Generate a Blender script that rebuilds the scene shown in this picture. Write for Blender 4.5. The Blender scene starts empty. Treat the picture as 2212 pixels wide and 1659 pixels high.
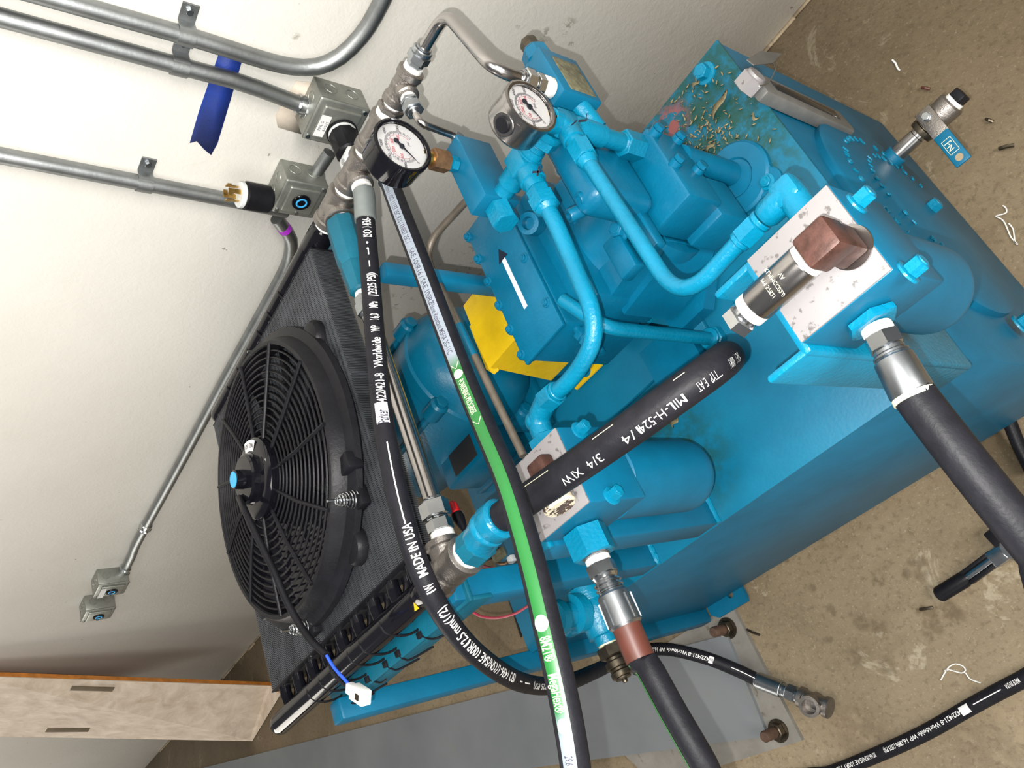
import bpy, bmesh, math, random
import numpy as np
from mathutils import Vector, Matrix
random.seed(7)
PI = math.pi
SC = bpy.context.scene
COL = SC.collection
K = 0.744            # drawing unit (camera 1.68 high) -> metres

# ------------------------------------------------------------------ camera
CAM = np.array([[0.530622297848353, -0.356468286369947, -0.7690060713925523],
                [-0.5828643507913824, -0.8121626571231744, -0.0257092775309946],
                [-0.6153934721807458, 0.4618681404763687, -0.6387242716620584]])
FPX, W, H = 1730.5, 2212, 1659
EYE = np.array([0, 0, 1.68])
cam = bpy.data.cameras.new('camera'); camo = bpy.data.objects.new('camera', cam); COL.objects.link(camo)
cam.sensor_width = 36; cam.lens = FPX / W * 36; cam.clip_start = 0.02; cam.clip_end = 100
R = Matrix(((CAM[0][0], -CAM[1][0], -CAM[2][0]), (CAM[0][1], -CAM[1][1], -CAM[2][1]), (CAM[0][2], -CAM[1][2], -CAM[2][2])))
camo.matrix_world = Matrix.Translation(Vector(EYE * K)) @ R.to_4x4()
SC.camera = camo
SC.view_settings.view_transform = 'Standard'; SC.view_settings.look = 'None'
SC.view_settings.gamma = 1; SC.view_settings.use_curve_mapping = False
SC.view_settings.exposure = 0.22

# ------------------------------------------------------------------ light
world = bpy.data.worlds.new('world'); SC.world = world; world.use_nodes = True
bg = world.node_tree.nodes['Background']; bg.inputs[0].default_value = (0.95, 0.97, 1.0, 1); bg.inputs[1].default_value = 0.16
def lamp(name, kind, loc, energy, color=(1, 1, 1), size=1, size_y=None, aim=None):
    l = bpy.data.lights.new(name, kind); l.energy = energy; l.color = color
    o = bpy.data.objects.new(name, l); COL.objects.link(o); o.location = Vector(loc) * K
    if kind == 'AREA':
        l.size = size * K
        if size_y: l.shape = 'RECTANGLE'; l.size_y = size_y * K
    elif kind == 'POINT': l.shadow_soft_size = size * K
    if aim is not None:
        o.rotation_euler = (Vector(aim) - Vector(loc)).to_track_quat('-Z', 'Y').to_euler()
    return o
flash_pos = EYE + CAM.T @ np.array([-0.026, 0.028, -0.006])
lamp('phone_flash', 'POINT', flash_pos, 46, (1.0, 0.985, 0.95), 0.0035)
lamp('ceiling_fill', 'AREA', (0.1, -0.4, 3.9), 48, (1, 0.95, 0.86), 2.2, 1.2, aim=(-.3, 1.2, .2))  # unseen overhead fill, added to brighten the wall gap behind the machine
lamp('room_fill', 'AREA', (-0.1, -4.0, 2.3), 38, (1, 0.96, 0.89), 3.0, 1.8, aim=(-.8, 1.3, 1.1))  # added fill behind the camera that lifts the wall, not a known lamp
lamp('side_fill', 'AREA', (2.1, -1.0, 2.4), 56, (1, 0.96, 0.88), 1.6, 1.2, aim=(-.7, 1.3, .5))  # invented fill from the right, reaches the low wall behind the pump
lamp('door_daylight', 'AREA', (-7.5, -1.6, 1.9), 55, (1, 0.94, 0.84), 2.0, 2.4, aim=(-2.6, 1.3, 0.7))

# ------------------------------------------------------------------ geometry helpers
def ray(px, py):
    return CAM.T @ np.array([(px - W / 2) / FPX, (py - H / 2) / FPX, 1.0])
def at(px, py, z=None, y=None, x=None, d=None):
    r = ray(px, py)
    if z is not None: t = (z - EYE[2]) / r[2]
    elif y is not None: t = (y - EYE[1]) / r[1]
    elif x is not None: t = (x - EYE[0]) / r[0]
    else: t = d / np.linalg.norm(r)
    return Vector(EYE + r * t)
def V(*a): return Vector(a)
def proj(p):
    c = CAM @ (np.array(p) - EYE)
    return W / 2 + FPX * c[0] / c[2], H / 2 + FPX * c[1] / c[2]
def above(foot, px, py):
    """point straight above foot that lies nearest to the sight line of a photo pixel"""
    r = ray(px, py); r = r / np.linalg.norm(r); w = EYE - np.array(foot)
    a = 1.0; b = r[2]; dd = r @ w; e = w[2]
    return Vector((foot[0], foot[1], foot[2] + (a * e - b * dd) / (a - b * b)))
X, Y, Z = V(1, 0, 0), V(0, 1, 0), V(0, 0, 1)
def frame(d):
    d = Vector(d).normalized()
    u = d.cross(Z) if abs(d.z) < .95 else d.cross(X)
    u.normalize(); return u, u.cross(d).normalized(), d

class MB:
    def __init__(s): s.bm = bmesh.new()
    def box(s, lo, hi, bev=0, rot=0, seg=2):
        lo = Vector(lo); hi = Vector(hi); c = (lo + hi) / 2; h = (hi - lo) / 2
        r = bmesh.ops.create_cube(s.bm, size=2)
        vs = r['verts']
        for v in vs: v.co = Vector((v.co.x * h.x, v.co.y * h.y, v.co.z * h.z))
        if bev:
            es = list({e for v in vs for e in v.link_edges})
            r2 = bmesh.ops.bevel(s.bm, geom=es, offset=bev, segments=seg, affect='EDGES', profile=.5)
            vs = list({v for f in r2['faces'] for v in f.verts} | {v for v in vs if v.is_valid})
            vs = list({v for v in vs if v.is_valid})
            # gather the connected island
            st = [vs[0]]; seen = {vs[0]}
            while st:
                q = st.pop()
                for e in q.link_edges:
                    o = e.other_vert(q)
                    if o not in seen: seen.add(o); st.append(o)
            vs = list(seen)
        m = Matrix.Rotation(rot, 3, 'Z') if not isinstance(rot, Matrix) else rot
        for v in vs: v.co = m @ v.co + c
        return s
    def obox(s, c, ux, uy, uz, hx, hy, hz, bev=0):
        """box with own axes"""
        m = Matrix((Vector(ux).normalized(), Vector(uy).normalized(), Vector(uz).normalized())).transposed()
        c = Vector(c)
        return s.box(c - V(hx, hy, hz), c + V(hx, hy, hz), bev, m)
    def lathe(s, p0, d, prof, n=24, cap=True, ang=0):
        u, v, d = frame(d); p0 = Vector(p0); rings = []
        for t, r in prof:
            ring = []
            for i in range(n):
                a = 2 * PI * i / n + ang
                ring.append(s.bm.verts.new(p0 + d * t + (u * math.cos(a) + v * math.sin(a)) * max(r, 1e-5)))
            rings.append(ring)
        for a, b in zip(rings, rings[1:]):
            for i in range(n):
                s.bm.faces.new((a[i], a[(i + 1) % n], b[(i + 1) % n], b[i]))
        if cap:
            s.bm.faces.new(list(reversed(rings[0]))); s.bm.faces.new(rings[-1])
        return s
    def cyl(s, a, b, r, r2=None, n=24, bev=0):
        a = Vector(a); b = Vector(b); L = (b - a).length; r2 = r if r2 is None else r2
        if bev: return s.lathe(a, b - a, [(0, r - bev), (bev, r), (L - bev, r2), (L, r2 - bev)], n)
        return s.lathe(a, b - a, [(0, r), (L, r2)], n)
    def hexa(s, a, b, r, bev=None, ang=0):
        a = Vector(a); b = Vector(b); L = (b - a).length; bev = r * .12 if bev is None else bev
        return s.lathe(a, b - a, [(0, r - bev), (bev * .6, r), (L - bev * .6, r), (L, r - bev)], 6, ang=ang)
    def tube(s, pts, r, n=16, cap=True):
        pts = [Vector(p) for p in pts]; N = len(pts)
        rr = r if hasattr(r, '__len__') else [r] * N
        ts = []
        for i in range(N):
            t = pts[min(i + 1, N - 1)] - pts[max(i - 1, 0)]; ts.append(t.normalized())
        u = frame(ts[0])[0]; rings = []
        for i, (p, t) in enumerate(zip(pts, ts)):
            u = (u - t * u.dot(t)).normalized(); v = t.cross(u)
            rings.append([s.bm.verts.new(p + (u * math.cos(2 * PI * k / n) + v * math.sin(2 * PI * k / n)) * rr[i]) for k in range(n)])
        for a, b in zip(rings, rings[1:]):
            for k in range(n): s.bm.faces.new((a[k], a[(k + 1) % n], b[(k + 1) % n], b[k]))
        if cap: s.bm.faces.new(list(reversed(rings[0]))); s.bm.faces.new(rings[-1])
        return s
    def torus(s, c, d, R, r, n=32, m=8):
        u, v, d = frame(d); c = Vector(c); g = []
        for i in range(n):
            a = 2 * PI * i / n; e = u * math.cos(a) + v * math.sin(a)
            g.append([s.bm.verts.new(c + e * (R + r * math.cos(2 * PI * k / m)) + d * r * math.sin(2 * PI * k / m)) for k in range(m)])
        for i in range(n):
            for k in range(m):
                s.bm.faces.new((g[i][k], g[(i + 1) % n][k], g[(i + 1) % n][(k + 1) % m], g[i][(k + 1) % m]))
        return s
    def ball(s, c, r, sc=(1, 1, 1), n=20):
        q = bmesh.ops.create_uvsphere(s.bm, u_segments=n, v_segments=n // 2, radius=r)
        for v in q['verts']: v.co = Vector((v.co.x * sc[0], v.co.y * sc[1], v.co.z * sc[2])) + Vector(c)
        return s
    def poly(s, pts, off):
        """extrude a planar outline by the vector off"""
        off = Vector(off); a = [s.bm.verts.new(Vector(p)) for p in pts]; b = [s.bm.verts.new(Vector(p) + off) for p in pts]
        n = len(a); s.bm.faces.new(list(reversed(a))); s.bm.faces.new(b)
        for i in range(n): s.bm.faces.new((a[i], a[(i + 1) % n], b[(i + 1) % n], b[i]))
        return s
    def strip(s, pts, w, t):
        """flat bar following pts, width vector w, thickness vector t"""
        w = Vector(w); t = Vector(t); rs = []
        for p in pts:
            p = Vector(p); rs.append([s.bm.verts.new(q) for q in (p - w - t, p + w - t, p + w + t, p - w + t)])
        for a, b in zip(rs, rs[1:]):
            for k in range(4): s.bm.faces.new((a[k], a[(k + 1) % 4], b[(k + 1) % 4], b[k]))
        s.bm.faces.new(list(reversed(rs[0]))); s.bm.faces.new(rs[-1])
        return s

def catmull(pts, step=.012):
    pts = [Vector(p) for p in pts]; out = []
    P = [pts[0] * 2 - pts[1]] + pts + [pts[-1] * 2 - pts[-2]]
    for i in range(1, len(P) - 2):
        a, b, c, d = P[i - 1:i + 3]; n = max(2, int((c - b).length / step))
        for k in range(n):
            t = k / n
            out.append(.5 * ((2 * b) + (c - a) * t + (2 * a - 5 * b + 4 * c - d) * t * t + (-a + 3 * b - 3 * c + d) * t ** 3))
    out.append(pts[-1]); return out
def fillet(pts, rad, n=10):
    pts = [Vector(p) for p in pts]; out = [pts[0]]
    for a, b, c in zip(pts, pts[1:], pts[2:]):
        u = (a - b).normalized(); v = (c - b).normalized()
        th = u.angle(v); 
        if th > PI - .02: out.append(b); continue
        L = min(rad / math.tan(th / 2), .49 * (a - b).length, .49 * (c - b).length)
        p, q = b + u * L, b + v * L
        for k in range(n + 1):
            t = k / n; out.append(p * (1 - t) ** 2 + b * 2 * t * (1 - t) + q * t * t)
    out.append(pts[-1]); return out

# ------------------------------------------------------------------ objects
def finish(o, me, bm, origin, mat, ang=34):
    bmesh.ops.recalc_face_normals(bm, faces=bm.faces)
    for v in bm.verts: v.co = (v.co - origin) * K
    bm.to_mesh(me); bm.free()
    me.materials.append(mat)
    for p in me.polygons: p.use_smooth = True
    if ang: me.set_sharp_from_angle(angle=math.radians(ang))
def thing(name, label, cat, loc, group=None):
    o = bpy.data.objects.new(name, None); COL.objects.link(o); o.empty_display_size = .02
    o.location = Vector(loc) * K; o['label'] = label; o['category'] = cat; o['_o'] = tuple(loc)
    if group: o['group'] = group
    return o
ORG = {}
def part(parent, name, mb, mat, label=None, ang=34):
    root = parent
    while root.parent: root = root.parent
    origin = Vector(root['_o'])
    me = bpy.data.meshes.new(name); o = bpy.data.objects.new(name, me); COL.objects.link(o)
    finish(o, me, mb.bm, origin, mat, ang); o.parent = parent
    if label: o['label'] = label
    return o
def solo(name, mb, mat, label, cat, group=None, kind=None, ang=34):
    cs = [v.co for v in mb.bm.verts]
    lo = Vector((min(c.x for c in cs), min(c.y for c in cs), min(c.z for c in cs))); hi = Vector((max(c.x for c in cs), max(c.y for c in cs), max(c.z for c in cs)))
    org = V((lo.x + hi.x) / 2, (lo.y + hi.y) / 2, lo.z)
    me = bpy.data.meshes.new(name); o = bpy.data.objects.new(name, me); COL.objects.link(o)
    finish(o, me, mb.bm, org, mat, ang); o.location = org * K; o['_o'] = tuple(org)
    if label: o['label'] = label
    if cat: o['category'] = cat
    if group: o['group'] = group
    if kind: o['kind'] = kind
    return o

# ------------------------------------------------------------------ materials
class NT:
    def __init__(s, name):
        s.m = bpy.data.materials.new(name); s.m.use_nodes = True; s.t = s.m.node_tree
        s.b = s.t.nodes['Principled BSDF']; s.co = s.n('ShaderNodeTexCoord').outputs['Object']
    def n(s, k, **kw):
        q = s.t.nodes.new(k)
        for a, b in kw.items(): setattr(q, a, b)
        return q
    def l(s, a, b): s.t.links.new(a, b)
    def noise(s, sc, det=4, rough=.6, dist=0, vec=None):
        q = s.n('ShaderNodeTexNoise'); q.inputs['Scale'].default_value = sc; q.inputs['Detail'].default_value = det
        q.inputs['Roughness'].default_value = rough; q.inputs['Distortion'].default_value = dist
        s.l(vec or s.co, q.inputs['Vector']); return q.outputs['Fac']
    def ramp(s, f, a, b, ca=(0, 0, 0, 1), cb=(1, 1, 1, 1)):
        q = s.n('ShaderNodeValToRGB'); q.color_ramp.elements[0].position = a; q.color_ramp.elements[1].position = b
        q.color_ramp.elements[0].color = ca; q.color_ramp.elements[1].color = cb; s.l(f, q.inputs[0]); return q.outputs[0]
    def mix(s, f, a, b):
        q = s.n('ShaderNodeMix', data_type='RGBA')
        if isinstance(f, float): q.inputs[0].default_value = f
        else: s.l(f, q.inputs[0])
        for i, c in ((6, a), (7, b)):
            if isinstance(c, tuple): q.inputs[i].default_value = c + (1,) if len(c) == 3 else c
            else: s.l(c, q.inputs[i])
        return q.outputs[2]
    def math(s, op, a, b=0.0):
        q = s.n('ShaderNodeMath', operation=op)
        for i, c in enumerate((a, b)):
            if isinstance(c, (int, float)): q.inputs[i].default_value = c
            else: s.l(c, q.inputs[i])
        return q.outputs[0]
    def near(s, p, r0, r1):
        """1 inside r0 of point p (metres, object space), 0 beyond r1"""
        q = s.n('ShaderNodeVectorMath', operation='DISTANCE'); s.l(s.co, q.inputs[0]); q.inputs[1].default_value = p
        m = s.n('ShaderNodeMapRange'); s.l(q.outputs['Value'], m.inputs[0]); m.inputs[1].default_value = r0; m.inputs[2].default_value = r1
        m.inputs[3].default_value = 1; m.inputs[4].default_value = 0; return m.outputs[0]
    def bump(s, f, st, d=.01):
        q = s.n('ShaderNodeBump'); q.inputs['Strength'].default_value = st; q.inputs['Distance'].default_value = d
        s.l(f, q.inputs['Height']); s.l(q.outputs[0], s.b.inputs['Normal'])
    def col(s, c):
        if isinstance(c, tuple): s.b.inputs['Base Color'].default_value = c + (1,) if len(c) == 3 else c
        else: s.l(c, s.b.inputs['Base Color'])
    def set(s, rough=.5, metal=0, spec=.5):
        if isinstance(rough, (int, float)): s.b.inputs['Roughness'].default_value = rough
        else: s.l(rough, s.b.inputs['Roughness'])
        s.b.inputs['Metallic'].default_value = metal; s.b.inputs['Specular IOR Level'].default_value = spec
def simple(name, c, rough=.5, metal=0, var=.12, vs=40, bump=0, bs=120, spec=.5):
    t = NT(name); f = t.noise(vs, 4)
    t.col(t.mix(t.ramp(f, .35, .7), tuple(k * (1 - var) for k in c), tuple(min(1, k * (1 + var)) for k in c)))
    t.set(rough, metal, spec)
    if bump: t.bump(t.noise(bs, 3), bump, .002)
    return t.m
M = {}
BL = (0.0005, 0.098, 0.185)
def blue(name, c=BL, rough=.32, bump=.25):
    t = NT(name); f = t.noise(14, 5, .65)
    c1 = tuple(k * .82 for k in c); c2 = tuple(k * 1.12 for k in c)
    base = t.mix(t.ramp(f, .3, .72), c1, c2)
    sp = t.ramp(t.noise(330, 2, .5), .70, .76)
    base = t.mix(t.math('MULTIPLY', sp, .5), base, (.01, .06, .08))
    t.col(base); t.set(rough, 0, .32); t.bump(t.noise(260, 3, .5), bump, .0012); return t.m
M['blue'] = blue('blue_machine_paint')
M['blue_flat'] = blue('blue_sheet_paint', (0.0005, 0.092, 0.175), .42, .12)
M['blue_tube'] = blue('blue_hammered_tube_paint', (0.0007, 0.135, 0.235), .30, .55)
M['blue_deep'] = blue('blue_motor_paint', (0.0005, 0.080, 0.145), .30, .2)
def blue_top():
    t = NT('blue_reservoir_top_paint'); f = t.noise(9, 6, .65)
    base = t.mix(t.ramp(f, .3, .72), (.0008, .080, .150), (.0015, .112, .195))
    # oily green grime where leaves lie and along the pump plate (object space, metres)
    for p, r0, r1, th in TOPSPOTS:
        w = t.math('MULTIPLY', t.near(p, r0, r1), t.ramp(t.noise(38, 5, .7), th, th + .2))
        base = t.mix(t.math('MULTIPLY', w, .8), base, (.007, .045, .034))
    rust = t.math('MULTIPLY', t.near(RUST, .012, .034), t.ramp(t.noise(60, 3), .45, .5))
    base = t.mix(rust, base, (.16, .05, .05))
    sp = t.ramp(t.noise(520, 2, .5), .69, .73); base = t.mix(t.math('MULTIPLY', sp, .45), base, (.02, .05, .05))
    t.col(base); t.set(.40, 0, .3); t.bump(t.noise(240, 3, .5), .16, .001); return t.m
M['black'] = simple('black_gloss_paint', (.004, .004, .006), .09, 0, .2, spec=.3)
M['black_pl'] = simple('black_plastic', (.007, .007, .009), .42, 0, .25, 30, .15, 300, spec=.13)
M['rubber'] = simple('black_rubber_hose', (.009, .009, .012), .5, 0, .2, 60, .2, 200, spec=.14)
M['fin'] = simple('dark_radiator_fin', (.075, .08, .09), .38, .4, .3, 25)
M['black_in'] = simple('black_core_tube', (.006, .006, .007), .6)
M['steel'] = simple('stainless_tube', (.36, .345, .34), .24, 1, .06, 30)
M['cast'] = simple('cast_stainless', (.26, .24, .225), .42, 1, .12, 60, .25, 500)
M['chrome'] = simple('bright_zinc', (.50, .52, .54), .2, 1, .08, 50)
M['zinc'] = simple('zinc_fitting', (.34, .36, .38), .32, 1, .12, 50)
M['galv'] = simple('galvanised_conduit', (.30, .315, .32), .45, 1, .15, 25, .08, 200)
M['boxm'] = simple('galvanised_box', (.30, .31, .285), .45, .8, .15, 30, .1, 150)
M['brass'] = simple('brass', (.62, .40, .12), .3, 1, .15, 60)
M['brass_old'] = simple('tarnished_brass', (.22, .12, .06), .45, .8, .3, 90)
M['tape'] = simple('white_thread_tape', (.62, .62, .60), .6, 0, .08, 200, .4, 600)
M['white'] = simple('white_print', (.62, .62, .62), .5, 0, .03)
M['cream'] = simple('cream_print', (.50, .49, .36), .5, 0, .03)
M['dark'] = simple('dark_print', (.03, .03, .05), .5, 0, .03)
M['red_print'] = simple('red_print', (.55, .06, .09), .5)
M['white_pl'] = simple('white_nylon', (.55, .57, .57), .4, 0, .05)
M['dial'] = simple('gauge_dial', (.72, .72, .74), .5, 0, .03)
M['yellow'] = simple('yellow_guard_paint', (.50, .33, .003), .42, 0, .12, 18, .25, 160)
M['alu'] = None
t = NT('bare_aluminium'); sp = t.ramp(t.noise(130, 4, .6), .60, .66)
t.col(t.mix(t.math('MULTIPLY', sp, .7), (.20, .19, .195), (.05, .045, .04))); t.set(.5, .1); t.bump(t.noise(300, 2), .1, .001); M['alu'] = t.m
t = NT('rusty_steel'); t.col(t.mix(t.ramp(t.noise(70, 5, .7), .35, .65), (.030, .011, .007), (.085, .036, .028))); t.set(.5, .3); t.bump(t.noise(200, 3), .3, .001); M['rust'] = t.m
t = NT('rusty_steel_orange'); t.col(t.mix(t.ramp(t.noise(50, 5, .7), .35, .65), (.07, .03, .015), (.28, .12, .04))); t.set(.55, .2); M['rust2'] = t.m
t = NT('white_peeling_cap'); t.col(t.mix(t.ramp(t.noise(75, 4, .7), .50, .54), (.50, .45, .34), (.05, .03, .02))); t.set(.5); M['cap'] = t.m
M['gun'] = simple('dark_steel_coupler', (.09, .075, .055), .35, .9, .3, 80)
M['green'] = simple('green_hose_stripe', (.01, .13, .02), .42, 0, .2, 60)
M['brown'] = simple('brown_sleeve', (.075, .022, .015), .4, 0, .12)
M['bluetape'] = simple('blue_painters_tape', (.004, .028, .22), .6, 0, .12, 60, .2, 300)
M['purple'] = simple('purple_marker', (.30, .02, .42), .5)
M['redc'] = simple('red_insulation', (.42, .03, .07), .4)
M['redp'] = simple('red_clip', (.50, .01, .015), .35)
M['bluew'] = simple('blue_wire', (.01, .06, .5), .4)
M['bluelog'] = simple('bright_blue_print', (.03, .30, .62), .4)
M['glass_dark'] = simple('black_glass', (.01, .012, .014), .12)
t = NT('gauge_glass'); t.col((1.0, 1.0, 1.0)); t.set(.03); t.b.inputs['Transmission Weight'].default_value = 1; t.b.inputs['IOR'].default_value = 1.15; M['glass'] = t.m
# wall: rough rolled plaster with pits and scuffs
t = NT('painted_plaster_wall'); 
base = t.mix(t.ramp(t.noise(1.6, 5, .6), .3, .75), (.70, .68, .63), (.80, .78, .73))
spots = t.math('MULTIPLY', t.ramp(t.noise(42, 3, .55), .73, .76), .7)
base = t.mix(spots, base, (.20, .18, .14))
WO = ((-14 + 3.2) / 2, 1.427, -.02)
for (px_, py_), r_ in (((1172, 95), .012), ((1180, 70), .010), ((1230, 52), .012), ((1215, 72), .010), ((1235, 95), .008), ((1125, 50), .009), ((545, 82), .006), ((640, 80), .006), ((1040, 560), .10), ((880, 620), .07)):
    w_ = t.math('MULTIPLY', t.near(tuple((at(px_, py_, y=1.327) - Vector(WO)) * K), r_ * .3, r_ * 1.3), t.ramp(t.noise(70, 4, .7), .50 if r_ < .05 else .58, .56 if r_ < .05 else .62))
    base = t.mix(t.math('MULTIPLY', w_, .6), base, (.22, .20, .14))
t.col(base); t.set(.55)
h = t.math('ADD', t.math('MULTIPLY', t.noise(120, 4, .6, .5), .7), t.math('MULTIPLY', t.noise(16, 4, .55, .6), 1.2))
t.bump(h, .16, .003); M['wall'] = t.m
# floor: stained concrete
t = NT('stained_concrete_floor')
base = t.mix(t.ramp(t.noise(2.4, 6, .62), .3, .72), (.155, .118, .072), (.285, .225, .145))
base = t.mix(t.math('MULTIPLY', t.ramp(t.noise(9, 5, .7, .4), .55, .72), .55), base, (.13, .095, .055))
base = t.mix(t.math('MULTIPLY', t.ramp(t.noise(110, 4, .7), .52, .66), .45), base, (.09, .065, .038))
base = t.mix(t.math('MULTIPLY', t.ramp(t.noise(260, 3, .6), .60, .70), .35), base, (.42, .36, .26))
base = t.mix(t.math('MULTIPLY', t.ramp(t.noise(4.5, 6, .7, 1.5), .62, .66), .35), base, (.50, .45, .34))
FO = ((-14 + 3.2) / 2, (-6.5 + 1.527) / 2, -.1)
def fo(p): return tuple((Vector(p) - Vector(FO)) * K)
z5_ = lambda x, y: at(1500 + x / 2.517, 1000 + y / 2.517, z=0)
edge = t.noise(55, 3, .6)
for (x_, y_), r_ in (((1180, 540), .010), ((1232, 538), .014), ((1150, 602), .013), ((1232, 608), .016), ((1232, 782), .014), ((1230, 812), .012), ((1310, 818), .022), ((1390, 795), .022), ((1430, 835), .020), ((1268, 876), .012), ((1322, 895), .017), ((1270, 945), .012), ((905, 870), .020), ((1000, 880), .020), ((500, 522), .010), ((735, 958), .010), ((870, 1060), .022), ((900, 1460), .075), ((1050, 1100), .020), ((1000, 630), .018), ((640, 680), .012), ((745, 800), .014), ((1590, 1550), .07)):
    w_ = t.math('MULTIPLY', t.near(fo(z5_(x_, y_)), r_ * .55 * K, r_ * 1.15 * K), t.ramp(edge, .34, .50))
    base = t.mix(t.math('MULTIPLY', w_, .55 if r_ < .05 else .35), base, (.10, .07, .04))
t.col(base); t.set(.62); t.bump(t.noise(90, 5, .7), .35, .002); M['floor'] = t.m
t = NT('grey_painted_steel'); base = t.mix(t.ramp(t.noise(3, 5, .6), .3, .75), (.105, .116, .128), (.15, .162, .172))
base = t.mix(t.math('MULTIPLY', t.ramp(t.noise(12, 5, .7), .62, .74), .5), base, (.14, .13, .08)); t.col(base); t.set(.45); M['grey'] = t.m
t = NT('grey_base_plate_steel'); base = t.mix(t.ramp(t.noise(8, 6, .7), .35, .7), (.12, .112, .10), (.20, .19, .17))
base = t.mix(t.ramp(t.noise(45, 4), .62, .7), base, (.10, .09, .07)); t.col(base); t.set(.6); t.bump(t.noise(60, 4), .2, .002); M['greyp'] = t.m
t = NT('weathered_board_face'); base = t.mix(t.ramp(t.noise(14, 6, .7, .6), .3, .7), (.42, .33, .25), (.66, .57, .47))
t.col(base); t.set(.7); t.bump(t.noise(60, 4), .2, .002); M['board'] = t.m
M['boardedge'] = simple('orange_board_edge', (.52, .19, .03), .5, 0, .25, 30)
M['leaf'] = simple('dry_leaf', (.16, .13, .065), .7, 0, .35, 90)
M['green_old'] = simple('corroded_face', (.10, .095, .055), .75, 0, .4, 120, .5, 300)
M['marker'] = simple('black_marker_ink', (.004, .008, .02), .4)
M['blue_worn'] = blue('worn_blue_paint', (0.001, 0.085, 0.135), .5, .3)

def text_mesh(txt, bold=0.0):
    c = bpy.data.curves.new('txt', 'FONT'); c.body = txt; c.resolution_u = 3; c.offset = bold
    o = bpy.data.objects.new('txt', c); COL.objects.link(o)
    dg = bpy.context.evaluated_depsgraph_get(); me = o.evaluated_get(dg).to_mesh()
    vs = [v.co.copy() for v in me.vertices]; fs = [tuple(p.vertices) for p in me.polygons]
    o.evaluated_get(dg).to_mesh_clear(); bpy.data.objects.remove(o); bpy.data.curves.remove(c)
    return vs, fs
def flat_text(mb, txt, c, right, up, size, bold=0.0, thick=0, squeeze=1.0):
    """lettering laid on a plane, centred on c"""
    vs, fs = text_mesh(txt, bold); right = Vector(right).normalized(); up = Vector(up).normalized(); c = Vector(c)
    x0 = min(v.x for v in vs); x1 = max(v.x for v in vs); y0 = min(v.y for v in vs); y1 = max(v.y for v in vs)
    nv = [mb.bm.verts.new(c + right * (v.x - (x0 + x1) / 2) * size * squeeze + up * (v.y - (y0 + y1) / 2) * size) for v in vs]
    nf = []
    for f in fs:
        try: nf.append(mb.bm.faces.new([nv[i] for i in f]))
        except ValueError: pass
    if thick:
        r = bmesh.ops.extrude_face_region(mb.bm, geom=nf); n = right.cross(up)
        for v in r['geom']:
            if isinstance(v, bmesh.types.BMVert): v.co = v.co + n * thick
class Hose:
    def __init__(s, pts, r, step=.01):
        s.p = catmull(pts, step); s.r = r; s.s = [0]
        for a, b in zip(s.p, s.p[1:]): s.s.append(s.s[-1] + (b - a).length)
    def pos(s, q):
        q = min(max(q, 0), s.s[-1] - 1e-6); lo = 0; hi = len(s.s) - 1
        while hi - lo > 1:
            m = (lo + hi) // 2
            if s.s[m] <= q: lo = m
            else: hi = m
        f = (q - s.s[lo]) / (s.s[hi] - s.s[lo]); a = max(lo - 1, 0); b = min(hi + 1, len(s.p) - 1)
        return s.p[lo].lerp(s.p[hi], f), (s.p[b] - s.p[a]).normalized()
    def at(s, px, py):
        best = min(range(len(s.p)), key=lambda i: (proj(s.p[i])[0] - px) ** 2 + (proj(s.p[i])[1] - py) ** 2); return s.s[best]
    def surf(s, q, th, lift=.0004, face=None):
        c, t = s.pos(q); n = (Vector(EYE) + V(0.15, 0, 0.1) - c) if face is None else face
        n = (n - t * n.dot(t)).normalized(); b = t.cross(n)
        return c + (n * math.cos(th) + b * math.sin(th)) * (s.r + lift)
    def mesh(s, a=0, b=None, r=None, n=20):
        b = s.s[-1] if b is None else b; k = max(2, int((b - a) / .01))
        return MB().tube([s.pos(a + (b - a) * i / k)[0] for i in range(k + 1)], r or s.r, n)
    def text(s, mb, txt, q0, q1, h, th0=0, bold=0.0):
        """letters from arclength q0 to q1 (q1<q0 reads backwards along the hose)"""
        vs, fs = text_mesh(txt, bold)
        tb = bmesh.new(); tv = [tb.verts.new(v) for v in vs]
        for f in fs:
            try: tb.faces.new([tv[i] for i in f])
            except ValueError: pass
        for yc in (-.1, .06, .18, .3, .42, .54, .66):
            bmesh.ops.bisect_plane(tb, geom=tb.verts[:] + tb.edges[:] + tb.faces[:], plane_co=(0, yc, 0), plane_no=(0, 1, 0))
        tb.verts.index_update(); vs = [v.co.copy() for v in tb.verts]; fs = [[v.index for v in f.verts] for f in tb.faces]; tb.free()
        x0 = min(v.x for v in vs); x1 = max(v.x for v in vs)
        sg = 1 if q1 > q0 else -1
        nv = [mb.bm.verts.new(s.surf(q0 + (q1 - q0) * (v.x - x0) / (x1 - x0), th0 - sg * (v.y - .35) * h / s.r)) for v in vs]
        for f in fs:
            try: mb.bm.faces.new([nv[i] for i in f])
            except ValueError: pass
    def band(s, mb, q0, q1, ta, tb, lift=.0002, m=8):
        k = max(2, int(abs(q1 - q0) / .008)); g = []
        for i in range(k + 1):
            g.append([mb.bm.verts.new(s.surf(q0 + (q1 - q0) * i / k, ta + (tb - ta) * j / m, lift)) for j in range(m + 1)])
        for i in range(k):
            for j in range(m): mb.bm.faces.new((g[i][j], g[i + 1][j], g[i + 1][j + 1], g[i][j + 1]))

# ================================================================== the setting
YW = 1.327
def struct(name, mb, mat):
    o = solo(name, mb, mat, None, None, kind='structure', ang=0); return o
struct('wall_back', MB().box((-14, YW, -.02), (3.2, YW + .2, 5.2)), M['wall'])
struct('floor', MB().box((-14, -6.5, -.1), (3.2, YW + .2, 0)), M['floor'])
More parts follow.
